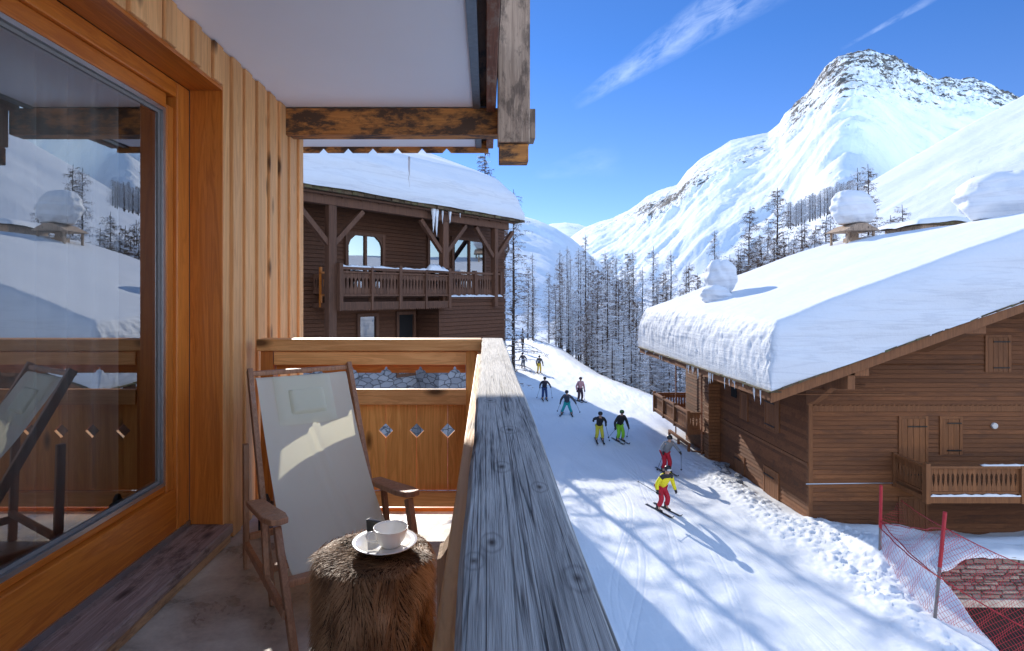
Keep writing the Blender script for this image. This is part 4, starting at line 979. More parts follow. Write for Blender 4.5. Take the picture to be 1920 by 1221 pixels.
# chimneys with small roofs (under the snow caps)
def roof_top(x, y): return EZ + kr * (RIDGE - EX) - kr * abs(x - RIDGE)
chim = [(20.3, 31.6), (22.4, 24.3), (11.55, 28.3)]
mb = MB(); cx_, cy_ = chim[0]; zb_ = 3.1
mb.box(cx_ - .3, cx_ + .3, cy_ - .3, cy_ + .3, .5, zb_ + .05)
for sx in (-1, 1):
    for sy in (-1, 1): mb.box(cx_ + sx * .72 - .05, cx_ + sx * .72 + .05, cy_ + sy * .7 - .05, cy_ + sy * .7 + .05, .6, zb_ + .38)
mb.prism([(cx_ - .98, zb_ + .38), (cx_ + .98, zb_ + .38), (cx_ + .25, zb_ + .78), (cx_ - .25, zb_ + .78)], lambda a, b, d: (a, d, b), cy_ - .9, cy_ + .9)
mb.box(cx_ - .18, cx_ + .18, cy_ - .2, cy_ + .2, zb_ + .05, zb_ + .39)
mb.build('chimney', M['greypost'], rc)
mb = MB(); mb.box(chim[2][0] - .28, chim[2][0] + .28, chim[2][1] - .3, chim[2][1] + .3, -2.5, .35); mb.build('chimney', M['greypost'], rc)
mb = MB(); mb.box(chim[1][0] - .6, chim[1][0] + .6, chim[1][1] - .6, chim[1][1] + .6, 1, 3.0)
mb.box(chim[1][0] - 1.5, chim[1][0] + 1.5, chim[1][1] - 1.0, chim[1][1] + 1.0, 3.0, 3.1)
mb.build('chimney', M['greypost'], rc)

def T_r(a, b, z): return (EX + b, a, z)
def bump_r(AA, BB, Z, k):
    face = np.exp(-(BB / .55) ** 2)
    zr = Z
    sf = BB * 1.2 + zr
    n1 = fbm(AA * 1.3, sf * 1.5, 4, 4, .6); n2 = fbm(AA * 5.5, sf * 4.5, 14, 4, .65)
    drip = ridged(AA * 2.6, zr * .35, 31, 3) - .6
    low = ss(.0, .35, k)
    db = -face * (.06 * n1 + .05 * n2 + .02 * drip + .035 * fbm(AA * 12, zr * 5, 91, 2)) * low
    front = np.exp(-((AA - Y0) / .5) ** 2)
    da = -front * (.05 * fbm(BB * .9, zr * 2.6, 24, 4) + .06 * np.sin(zr * 5 + .8 * fbm(BB * .3, zr, 5, 3)) * .4)
    dz = .05 * fbm(AA * .5, BB * .5, 44, 4)
    return da, db, dz
def roof_b(b): return EZ + .16 + kr * (RIDGE - EX) - np.sqrt((kr * (b - (RIDGE - EX))) ** 2 + .16)
snow_slab('roof_snow', T_r, Y0 - .05, Y1 + .3, -.02, 25.4, roof_b, 2.25, .6, .45, .6, M['snowlayer'], 'very thick snow blanket on the right chalet roof', 3, 170, 150, bump_r)
def blob(name, c, rx, ry, rz_, seed, label, flat=.25, squash=0, mat='snowlayer'):
    nu, nv = 72, 48; U, V = np.meshgrid(np.linspace(0, 2 * math.pi, nu), np.linspace(-math.pi / 2, math.pi / 2, nv))
    cz = np.sin(V); cr = np.cos(V) ** .62 
    low = ss(.1, -.9, cz)
    n = fbm(np.cos(U) * 1.3 + cz * 1.2 + 5, np.sin(U) * 1.3 + seed, seed, 4)
    ly = .03 * np.sin(cz * 13 + 2.5 * n) + .03 * fbm(cz * 3, U * .5, seed, 3)
    r_ = cr * (1 + .24 * n + ly) * (1 - flat * low)
    X = c[0] + rx * r_ * np.cos(U) + squash * cz * rx; Y = c[1] + ry * r_ * np.sin(U); Z = c[2] + rz_ * (1 + np.maximum(cz, -.80 + .1 * n) * (1 + .07 * n))
    X[:, -1] = X[:, 0]; Y[:, -1] = Y[:, 0]; Z[:, -1] = Z[:, 0]
    o_ = grid_mesh(name, X, Y, Z, M[mat]); tag(o_, label, 'snow mound', 'snow mounds on the chimneys'); return o_
blob('snow_mound', (11.65, 28.3, -.30), .74, .74, 1.02, 7, 'mushroom shaped snow cap nearest the eave of the right chalet roof', .42, .08)
blob('snow_mound', (11.25, 27.95, -.62), .74, .66, .55, 17, 'low snow lump at the foot of the leftmost roof snow cap', .2)
blob('snow_mound', (20.3, 31.6, 3.72), 1.10, 1.05, 1.02, 27, 'tall snow cap sitting on the small roofed chimney', .12, -.05)
blob('snow_mound', (22.3, 24.3, 2.95), 1.95, 1.6, 1.15, 37, 'huge overhanging snow cap at the right edge of the photograph', .22, .10)
# icicles
def icicle_mesh(seed, ln, r0):
    rr = random.Random(seed); m_ = MB(); pts = []; rad = []
    for k in range(8):
        t = k / 7; pts.append((rr.uniform(-.01, .01) * t, rr.uniform(-.01, .01) * t, -ln * t)); rad.append(max(.002, r0 * (1 - t) ** .8 * (1 + .15 * rr.uniform(-1, 1))))
    m_.tube(pts, rad, 7); return m_
def put_icicle(p, ln, r0, seed, label, group):
    o_ = icicle_mesh(seed, ln, r0).build('icicle', M['ice'], None, smooth=True, loc=(0, 0, 0)); o_.location = p
    tag(o_, label, 'icicle', group); return o_
base_ic = [icicle_mesh(k, 1.0, .032).build('icicle', M['ice'], None, smooth=True, loc=(0, 0, 0)) for k in range(4)]
rr = random.Random(11); used = 0
for k in range(30):
    yv = rr.choice([rr.uniform(19, 23.5), rr.uniform(23, 27), rr.uniform(29.5, 33)])
    if used < 4: o_ = base_ic[used]
    else: o_ = base_ic[used % 4].copy(); col.objects.link(o_)
    used += 1
    ln = rr.uniform(.10, .55); o_.scale = (rr.uniform(.6, 1.3), rr.uniform(.6, 1.3), ln)
    o_.location = (EX - .05 - rr.uniform(0, .05), yv, EZ + .14)
    tag(o_, 'icicle hanging from the long eave of the right chalet', 'icicle', 'icicles along the right chalet eave')
put_icicle(P(767, 290, 5.2) + Vector((0, 0, -.02)), .28, .010, 41, 'single thin bright icicle hanging from the sawtooth fascia', 'icicles under the fascia')

# ------------------------------------------------------------------ left chalet
LA = Vector((-5.98, 18.5, 0)); lt = Vector((.644, .765, 0)); ln_ = Vector((.765, -.644, 0))
def LT(u, v, z): p = LA + lt * u + ln_ * v; return (p.x, p.y, z)
def uL(px, v=0):
    k = (px - 912) / F; a = LA + ln_ * v; return (k * a.y - a.x) / (lt.x - k * lt.y)
def zL(px, py, v=0):
    u = uL(px, v); return (553 - py) * (LA + lt * u + ln_ * v).y / F
lc = thing('chalet', 'dark brown timber chalet with carved balconies beyond the balcony railing', 'chalet', (*LT(5, -3, 0)[:2], -8.5))
WV = -1.7; UE = uL(945, WV) ; U0 = -9; UB = 11.4
zfl = zL(640, 572)     # balcony floor height
zeave = 3.5
mb = MB(); LG = lambda a, z, d: LT(a, WV + d, z)
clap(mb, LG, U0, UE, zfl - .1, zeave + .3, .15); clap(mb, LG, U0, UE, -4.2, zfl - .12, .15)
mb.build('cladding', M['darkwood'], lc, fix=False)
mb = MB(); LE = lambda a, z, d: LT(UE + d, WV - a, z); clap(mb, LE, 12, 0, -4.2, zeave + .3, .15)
mb.build('end_cladding', M['darkwood'], lc, fix=False)
def lbox(m_, u0, u1, v0, v1, z0, z1):
    m_.add([LT(u0, v0, z0), LT(u1, v0, z0), LT(u1, v1, z0), LT(u0, v1, z0), LT(u0, v0, z1), LT(u1, v0, z1), LT(u1, v1, z1), LT(u0, v1, z1)],
           [(0,3,2,1),(4,5,6,7),(0,1,5,4),(1,2,6,5),(2,3,7,6),(3,0,4,7)])
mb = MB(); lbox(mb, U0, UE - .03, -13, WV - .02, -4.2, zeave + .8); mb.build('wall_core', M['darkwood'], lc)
mb = MB(); lbox(mb, U0, UE + .03, -13.2, WV + .08, -9.6, -1.95)
mb.build('stone_base', M['greystone'], lc)
# lower enclosed corner block
ub0, ub1 = uL(822, -.35), uL(946, -.35)
mb = MB(); clap(mb, lambda a, z, d: LT(a, -.35 + d, z), ub0, ub1, -2.2, zL(880, 560, -.35), .17)
clap(mb, lambda a, z, d: LT(ub0 - d, a, z), WV, -.35, -2.2, zL(880, 560, -.35), .17); clap(mb, lambda a, z, d: LT(ub1 + d, a, z), -.35, WV, -2.2, zL(880, 560, -.35), .17)
mb.build('corner_block', M['darkwood'], lc, fix=False)
mb = MB(); lbox(mb, ub0 + .02, ub1 - .02, WV, -.38, -2.2, zL(880, 560, -.35) - .02); mb.build('corner_block_core', M['darkwood'], lc)
mb = MB(); lbox(mb, ub0 - .03, ub1 + .03, WV, -.30, -9.6, -2.2); mb.build('stone_base', M['greystone'], lc)
# roof
ke = .45
mb = MB()
for s in (0,):
    mb.prism([(0.15, zeave), (-8, zeave + ke * 8), (-16, zeave), (-16, zeave + .2), (-8, zeave + .2 + ke * 8), (.15, zeave + .2)], lambda a, b, d: LT(d, a, b), U0, UB)
mb.build('roof_deck', M['darkwood'], lc)
mb = MB(); u = U0; rr = random.Random(3)
while u < UB + .1:
    w = rr.uniform(.25, .5)
    for row in range(3):
        vv = .25 - row * .10; lbox(mb, u, u + w - .012, vv - .5 - rr.random() * .05, vv + rr.uniform(-.04, .06), zeave + .10 * row - .03, zeave + .10 * row + .075)
    u += w
mb.build('shingles', M['shingle'], lc)
mb = MB(); lbox(mb, U0, UB - .3, -.42, -.12, zeave - .42, zeave - .06); lbox(mb, U0, UB - .1, -.05, .08, zeave - .12, zeave - .04)
mb.build('eave_beam', M['darkbeam'], lc, bevel=.02)
mb = MB()
for k in range(26): uu = U0 + .8 * k + .2; mb.prism([(.1, zeave - .002), (-2, zeave - .002 + ke * 2), (-2, zeave - .16 + ke * 2), (.1, zeave - .16)], lambda a, b, d: LT(d, a - .15, b - .0), uu, uu + .13) if uu < UB - .3 else None
mb.build('rafters', M['darkbeam'], lc)
PV = -.27
for px in (620, 832, 927):
    u_ = uL(px, PV); m_ = MB(); w = .16 if px < 900 else .11
    lbox(m_, u_ - w, u_ + w, PV - .14, PV + .14, -8.6 if px == 620 else zfl - .2, zeave - .42); po = m_.build('post', M['darkbeam'], lc, bevel=.02)
    m_ = MB()
    for s in (-1, 1):
        m_.bar(LT(u_ + s * .1, PV, zeave - 1.75), LT(u_ + s * 1.35, PV, zeave - .48), .16, .17)
    each(m_, 'brace', M['darkbeam'], po)
def lwin(px0, px1, py0, py1, name='window', arch=False, mull=True, v=WV, mat='farglass', fm='darkbeam'):
    a0, a1 = uL(px0, v), uL(px1, v); z1_ = zL((px0 + px1) / 2, py0, v); z0_ = zL((px0 + px1) / 2, py1, v)
    T = lambda a, z, d: LT(a, v + d, z); fw = .13
    m_ = MB(); m_.add([T(a0, z0_, .055), T(a1, z0_, .055), T(a1, z1_, .055), T(a0, z1_, .055)], [(0, 1, 2, 3)]); g_ = m_.build(name, M[mat], lc, fix=False)
    m_ = MB()
    for (p0, p1, q0, q1) in ((a0 - fw, a0, z0_ - fw, z1_ + fw), (a1, a1 + fw, z0_ - fw, z1_ + fw), (a0, a1, z1_, z1_ + fw), (a0, a1, z0_ - fw, z0_)): m_.prism([(p0, q0), (p1, q0), (p1, q1), (p0, q1)], T, .0, .13)
    if mull: m_.prism([((a0 + a1) / 2 - .06, z0_), ((a0 + a1) / 2 + .06, z0_), ((a0 + a1) / 2 + .06, z1_), ((a0 + a1) / 2 - .06, z1_)], T, .057, .11)
    if arch:
        h = .45; w = .35
        m_.prism([(a0, z1_), (a0, z1_ - h), (a0 + w * .3, z1_ - h * .45), (a0 + w, z1_)], T, .057, .11)
        m_.prism([(a1, z1_), (a1, z1_ - h), (a1 - w * .3, z1_ - h * .45), (a1 - w, z1_)], T, .057, .11)
    m_.build('frame', M[fm], g_); return g_
lwin(650, 714, 443, 540, arch=True); lwin(803, 834, 445, 540, mull=False); lwin(848, 905, 452, 540)
lwin(672, 702, 594, 660, mull=False); lwin(745, 772, 590, 700, 'door', mull=False, mat='darkroom')
# balconies
bu0, bu1 = uL(638, .0), uL(842, .0); zr_ = zL(640, 500); zb0 = zfl
mb = MB(); lbox(mb, bu0, bu1, WV, .0, zb0 - .12, zb0 + .05); bl = mb.build('balcony', M['darkbeam'], lc)
TB = lambda a, z, d: LT(a, -.03 + d, z)
mb = MB(); balus(mb, TB, bu0 + .08, bu1 - .05, zb0 + .38, zr_ - .22, .165); balus(mb, lambda a, z, d: LT(bu0 + .04 + d, a, z), WV, -.06, zb0 + .38, zr_ - .22, .165)
mb.build('balusters', M['darkbeam'], bl)
mb = MB(); lbox(mb, bu0 - .05, bu1 + .05, -.10, .06, zr_ - .09, zr_); lbox(mb, bu0, bu1, -.08, .03, zb0 + .30, zb0 + .37)
lbox(mb, bu0, bu1, -.08, .03, zr_ - .21, zr_ - .15)
lbox(mb, bu0, bu1, .005, .035, zb0 - .16, zb0 + .10)
for k in range(46):
    uu = bu0 + k * (bu1 - bu0) / 46; mb.add([LT(uu, .04, zb0 - .16), LT(uu + (bu1 - bu0) / 46, .04, zb0 - .16), LT(uu + (bu1 - bu0) / 92, .04, zb0 - .23)], [(0, 1, 2)])
mb.build('rail', M['darkbeam'], bl)
mb = MB()
for k in range(5):
    uu = bu0 + k * (bu1 - bu0) / 4; w = .07 if k in (0, 2, 4) else .045; lbox(mb, uu - w, uu + w, -.12, .075, zb0 - .2, zr_ + (.12 if k in (0, 2, 4) else .02))
each(mb, 'post', M['darkbeam'], bl)
cu0, cu1 = bu1 + .1, uL(939, -.3); zr2 = zL(900, 511, -.3); zf2 = zL(880, 557, -.3)
mb = MB(); lbox(mb, cu0, cu1, WV, -.28, zf2 - .1, zf2); bl2 = mb.build('balcony', M['darkbeam'], lc)
mb = MB(); balus(mb, lambda a, z, d: LT(a, -.33 + d, z), cu0, cu1 - .05, zf2 + .12, zr2 - .12, .165); balus(mb, lambda a, z, d: LT(cu1 - .05 + d, a, z), WV, -.36, zf2 + .12, zr2 - .12, .165); mb.build('balusters', M['darkbeam'], bl2)
mb = MB(); lbox(mb, cu0, cu1, -.40, -.24, zr2 - .1, zr2); lbox(mb, cu0, cu1, -.38, -.27, zf2 + .04, zf2 + .12)
for k in range(3): uu = cu0 + .05 + k * (cu1 - cu0 - .1) / 2; lbox(mb, uu - .07, uu + .07, -.42, -.22, zf2 - .05, zr2 + .06)
mb.build('rail', M['darkbeam'], bl2)
# small orange balcony seat/cupboard left of the post
ou = uL(600, WV + .5); mb = MB()
for k in range(7): lbox(mb, ou + .05 + k * .13, ou + .16 + k * .13, WV + .48, WV + .51, zfl + .3, zfl + 1.1)
lbox(mb, ou, ou + .07, WV + .44, WV + .54, zfl - .1, zfl + 1.35); lbox(mb, ou, ou + 1.0, WV + .46, WV + .54, zfl + 1.1, zfl + 1.18)
mb.build('loggia_rail', M['orange'], lc)
snow_strip([LT(bu0, -.02, zr_ + .002), LT(bu1, -.02, zr_ + .002)], .15, .09, 'snow_strip', 'snow along the top rail of the carved left chalet balcony', seed=2)
snow_strip([LT(cu0 + .1, -.26, zf2 + .005), LT(cu1, -.26, zf2 + .005)], .2, .12, 'snow_strip', 'snow line at the foot of the corner balcony of the dark chalet', seed=3)
snow_strip([LT(bu1 - 1.3, .05, zr_ + .003), LT(bu1 - .3, .05, zr_ + .003)], .3, .28, 'snow_heap', 'small snow heap on the left chalet balcony rail near the corner post', seed=5)
def T_l(a, b, z):
    X = LA.x + lt.x * a - ln_.x * b; Y = LA.y + lt.y * a - ln_.y * b; return (X, Y, z)
def bump_l(AA, BB, Z, k):
    face = np.exp(-(BB / .6) ** 2)
    db = -face * (.07 * fbm(AA * 1.2, Z * 2.5, 4, 4, .6) + .05 * np.sin(Z * 7))
    return 0 * AA, db, .05 * fbm(AA * .5, BB * .5, 4, 4)
snow_slab('roof_snow', T_l, U0, UB + .35, -.32, 15.9, lambda b: zeave + .26 + ke * 8 - np.sqrt((ke * (b - 8)) ** 2 + .2), 1.55, 1.0, 1.1, 1.0, M['snowlayer'], 'rounded snow blanket on the dark left chalet roof', 13, 120, 120, bump_l, ra1=1.5)
for (px, ln2, r2) in ((812, .95, .10), (818, 1.1, .09), (829, .55, .05), (843, .5, .07), (862, .2, .03)):
    u_ = uL(px, .1); put_icicle(Vector(LT(u_, .12, zeave - .05)), ln2, r2, px, {812: 'thick icicle beside its longer twin under the dark chalet eave', 818: 'longest icicle hanging from the dark chalet eave', 829: 'thin icicle between the thick pair and the stub on the dark eave', 843: 'short stout icicle right of the corner post on the dark eave', 862: 'tiny icicle farthest right on the dark chalet eave'}[px], 'icicles on the left chalet')

# unseen chalet added behind the left one to throw the wide shade on the piste
hb = thing('chalet', 'unseen chalet added behind the dark left chalet to shade the piste', 'chalet', (-6, 62, -8))
mb = MB(); clap(mb, lambda a, z, d: (a, 57 - d, z), -14, 1.9, -9, 4.6, .2); clap(mb, lambda a, z, d: (1.9 + d, a, z), 68, 57, -9, 4.6, .2); mb.build('cladding', M['darkwood'], hb, fix=False)
mb = MB(); mb.box(-14, 1.88, 57.02, 68, -9, 4.6); mb.prism([(55.9, 4.4), (69, 4.4), (62, 7.0)], lambda a, b, d: (d, a, b), -15, 2.3); mb.build('roof', M['darkwood'], hb)

# ------------------------------------------------------------------ small far buildings
def far_hut(loc, w, d, h, label, rise=.8, sn=.7, mat='browntrim'):
    t = thing('hut', label, 'hut', loc); x, y, z = loc
    m_ = MB(); m_.box(x - w/2, x + w/2, y - d/2, y + d/2, z, z + h); m_.build('walls', M[mat], t)
    m_ = MB(); m_.prism([(x - w/2 - .5, z + h), (x + w/2 + .5, z + h), (x, z + h + rise)], lambda a, b, q: (a, q, b), y - d/2 - .4, y + d/2 + .4); m_.build('roof', M['shingle'], t)
    U = np.linspace(-1, 1, 30); A, B = np.meshgrid(U, U)
    k = ((1 - A ** 8).clip(0) * (1 - B ** 8).clip(0)) ** .4
    o_ = grid_mesh('roof_snow', x + A * (w/2 + .55), y + B * (d/2 + .45), z + h + rise * (1 - np.abs(A)) + .01 + sn * k + .1 * fbm(A * 2, B * 2, 4), M['snow']); tag(o_, 'snow layer on the roof of the ' + label.split(' ')[0] + ' ' + label.split(' ')[1] + ' hut', 'snow')
p1_ = P(1520, 475, 62); far_hut((p1_.x, 62, p1_.z - 3.2), 4.2, 5, 3.0, 'brown timber hut half hidden among larches above the chalet roof', .7, .6)
p2_ = P(1745, 430, 46); far_hut((p2_.x, 46, p2_.z - 2.2), 4.6, 4, 2.3, 'grey flat hut peeking over the chalet roof beside the huge snow cap', .25, .45, 'greypost')

# ------------------------------------------------------------------ larches
def make_larch(H, seed, nb, spread, label, tmat='twig', group=None, droop=.25, lean=0):
    rr = random.Random(seed)
    t = thing('larch_tree', label, 'tree', (0, 0, 0), group=group)
    m_ = MB(); pts = []; rad = []
    for k in range(11):
        q = k / 10; pts.append((lean * q * q * H + rr.uniform(-.03, .03), rr.uniform(-.03, .03), H * q)); rad.append(.0085 * H * (1 - q) ** .8 + .018)
    m_.tube(pts, rad, 7); m_.build('trunk', M['bark'], t)
    V = []; Fc = []
    def seg(p, q, r0, r1):
        d = (q - p); 
        if d.length < 1e-5: return
        d.normalize(); sd = d.cross(Vector((0, 0, 1)))
        if sd.length < 1e-3: sd = Vector((1, 0, 0))
        sd.normalize(); u = sd.cross(d); b = len(V)
        for (pp_, r_) in ((p, r0), (q, r1)):
            for (cx, cz) in ((0, 1), (.87, -.5), (-.87, -.5)): V.append(tuple(pp_ + sd * cx * r_ + u * cz * r_))
        for k in range(3): k2 = (k + 1) % 3; Fc.append((b + k, b + k2, b + 3 + k2, b + 3 + k))
    for i in range(nb):
        q = .10 + .88 * (i + rr.random()) / nb
        ph = rr.uniform(0, 2 * math.pi)
        Lb = spread * (1 - q) ** .62 * rr.uniform(.45, 1.1) * (.55 + .45 * min(1, q / .35)) + .15
        if rr.random() < .12: Lb *= .4
        p = Vector((lean * q * q * H, 0, H * q)); dr = Vector((math.cos(ph), math.sin(ph), rr.uniform(-.15, .3) + .25 * q)).normalized()
        n_ = 5; r0 = .018 + .011 * Lb
        for k in range(n_):
            q2 = p + dr * Lb / n_; seg(p, q2, r0 * (1 - k / n_) + .004, r0 * (1 - (k + 1) / n_) + .004)
            nt_ = 3 if k else 1
            for j in range(nt_):
                sp_ = p.lerp(q2, rr.random()); s_d = dr.cross(Vector((0, 0, 1))) * rr.choice((-1, 1)) * rr.uniform(.5, 1) + dr * .55 + Vector((0, 0, rr.uniform(-.75, .3)))
                s_d.normalize(); tl = rr.uniform(.18, .55) * (.5 + .5 * Lb / spread)
                e = sp_ + s_d * tl; seg(sp_, e, .013, .008)
                if rr.random() < .6:
                    e2 = sp_.lerp(e, .5) + Vector((rr.uniform(-.2, .2), rr.uniform(-.2, .2), rr.uniform(-.28, .05))); seg(sp_.lerp(e, .5), e2, .010, .006)
            p = q2; dr = (dr + Vector((rr.uniform(-.12, .12), rr.uniform(-.12, .12), -droop * .35 * rr.uniform(.2, 1.4)))).normalized()
    c_ = MB(); c_.v = V; c_.f = Fc; c_.r = [0.5] * len(Fc); c_.build('crown', M[tmat], t, fix=False)
    return t
GRP = 'larches in the stand beside the piste'
LB = 'tall bare larch dusted with snow in the stand beside the piste'
protos = [make_larch(15, 1, 165, 3.0, LB, 'twig', GRP), make_larch(16, 2, 165, 2.7, LB, 'twigsnow', GRP), make_larch(13, 3, 165, 3.1, LB, 'twig', GRP),
          make_larch(17, 4, 155, 2.6, LB, 'twigsnow', GRP), make_larch(12, 5, 140, 2.8, LB, 'twig', GRP, lean=.03)]
usedp = set()
def put_larch(x, y, ztop=None, zb=None, k=None, label=None, group=GRP, s=None, rr=random.Random(99)):
    k = rr.randrange(len(protos)) if k is None else k
    if k in usedp: t = copy_tree(protos[k])
    else: t = protos[k]; usedp.add(k)
    H = (15, 16, 13, 17, 12)[k]; zb = gz(x, y) - .3 if zb is None else zb
    s = ((ztop - zb) / H) if ztop is not None else (s or 1)
    w = min(max(s, .7), 1.25) * rr.uniform(.85, 1.15)
    t.location = (x, y, zb); t.rotation_euler.z = rr.uniform(0, 6.28); t.scale = (w, w, s)
    if label: t['label'] = label; t['group'] = group
    if label and not group and 'group' in t: del t['group']
    return t
rs = random.Random(21)
# stand: (px, top py, depth)
stand = [(1050, 462, 88), (1098, 440, 76), (1103, 500, 80), (1036, 490, 92), (1062, 520, 84), (1135, 470, 72), (1142, 520, 78), (1155, 478, 70), (1160, 520, 66), (1180, 515, 70), (1120, 530, 70), (1080, 545, 85),
         (1205, 500, 62), (1225, 462, 64), (1232, 520, 58), (1258, 470, 66), (1190, 560, 60), (1250, 540, 60), (1212, 575, 56), (1292, 492, 64), (1275, 535, 58), (1170, 580, 62), (1010, 495, 96), (1025, 540, 90), (1000, 530, 100), (990, 500, 104),
         (1070, 480, 98), (1090, 560, 72), (1130, 590, 66), (1240, 600, 52), (1200, 610, 54), (1015, 570, 98), (1048, 575, 86), (1112, 480, 96), (1172, 500, 90), (1240, 505, 80), (1268, 575, 54), (1222, 630, 50), (1300, 560, 60),
         (1245, 650, 50), (1222, 590, 70), (1186, 545, 84), (1150, 560, 95), (1095, 600, 90), (1128, 505, 84)]
for k_ in range(26):
    px_ = rs.uniform(990, 1310); stand.append((px_, 470 + rs.uniform(-5, 90) - .0 * px_, rs.uniform(62, 118)))
for (px, ty, d) in stand:
    x = (px - 912) * d / F; g = gz(x, d); xc = float(np.interp(d, XC_Y, XC_X))
    if x < xc + 1.0 and d < 100: x = xc + 1.0 + rs.random() * 1.5; g = gz(x, d)
    put_larch(x, d, (553 - ty) * d / F, g - .3)
# brush at the foot of the stand
for k in range(26):
    px = rs.uniform(1120, 1290); d = rs.uniform(48, 64); x = max((px - 912) * d / F, float(np.interp(d, XC_Y, XC_X)) + .8)
    t = put_larch(x, d, None, None, rs.choice((1, 2, 4)), 'small snowy larch in the undergrowth at the edge of the stand', 'young larches in the undergrowth', s=.33)
    w = rs.uniform(.5, .8); t.scale = (w, w, rs.uniform(.28, .42))
# trees behind the chalet roof
beh = [(1340, 432, 60, 'larch with a pointed crown left of the leftmost roof snow cap'), (1402, 388, 56, 'upright larch rising behind the roof between two snow caps'), (1458, 352, 55, 'tallest dark larch behind the middle of the chalet roof'),
       (1500, 425, 52, 'crooked larch leaning beside the brown hut'), (1608, 315, 58, 'left trunk of the twin larches above the roofed chimney'), (1628, 308, 60, 'right trunk of the twin larches above the roofed chimney'),
       (1692, 384, 60, 'small larch in front of the smooth hillside'), (1662, 405, 56, 'low bushy larch right of the roofed chimney'), (1826, 330, 90, 'lone thin larch on the smooth hillside behind the huge snow cap'), (1440, 420, 60, 'slim larch just left of the tallest dark larch'), (1425, 440, 54, 'low larch near the tallest dark larch'),
       (1385, 470, 52, 'short larch just right of the leftmost roof snow cap')]
for (px, ty, d, lb) in beh:
    x = (px - 912) * d / F; zb = min(-3.0, (553 - 560) * d / F)
    put_larch(x, d, (553 - ty) * d / F, zb - 4, k=(4 if 'crooked' in lb else None), label=lb, group=None)
for k in range(36):
    px = rs.uniform(1330, 1570); d = rs.uniform(46, 60); x = (px - 912) * d / F
    t = put_larch(x, d, (553 - (548 - (px - 1330) * .42 - rs.uniform(0, 62))) * d / F, -10, None, 'dark low larch packed behind the right chalet roof', 'low larches behind the roof')
# dark wood on the ridge
for k in range(60):
    px = rs.uniform(1478, 1600); d = rs.uniform(240, 330); by_ = 415 - (px - 1478) * .36
    x = (px - 912) * d / F; zb = (553 - by_) * d / F - 4
    t = put_larch(x, d, None, zb, rs.choice((0, 2)), 'distant dark tree in the narrow wood on the ridge', 'trees of the ridge wood', s=rs.uniform(.7, 1.0)); w = 1.3; t.scale = (w * 1.2, w * 1.2, rs.uniform(.7, 1.05))
# big near larches on the left edge of the piste
big = make_larch(18, 31, 190, 3.8, 'big bare larch close behind the corner of the dark left chalet', 'twig', None, droop=.45)
big.location = (2.15, 45, gz(2.15, 45) - .3); big.scale = (1, 1, .95)
b2 = make_larch(19, 33, 190, 3.0, 'larch whose bare top shows above the left chalet roof snow', 'twig', None)
b2.location = (-.1, 40, gz(-.1, 40) - .3)
for (x, y, s, lb) in ((-3.0, 44, .85, 'larch hidden behind the left chalet nearest its far end'), (-5.5, 40, .9, 'larch hidden behind the left chalet roof snow')):
    t = copy_tree(b2); t.location = (x, y, gz(x, y) - .3); t.scale = (1.1, 1.1, s); t.rotation_euler.z = x; t['label'] = lb
# thin pole at the piste edge
mb = MB(); q = P(980, 664, 82); mb.tube([(q.x, 82, gz(q.x, 82) - .2), (q.x, 82, gz(q.x, 82) + 3.6)], [.12, .10], 8); mb.box(q.x - .22, q.x + .22, 81.85, 82.1, gz(q.x, 82) + 1.2, gz(q.x, 82) + 2.4)
o = mb.build('piste_marker', M['bark'], None, loc=(q.x, 82, gz(q.x, 82))); tag(o, 'dark piste marker pole standing at the far left edge of the run', 'pole')

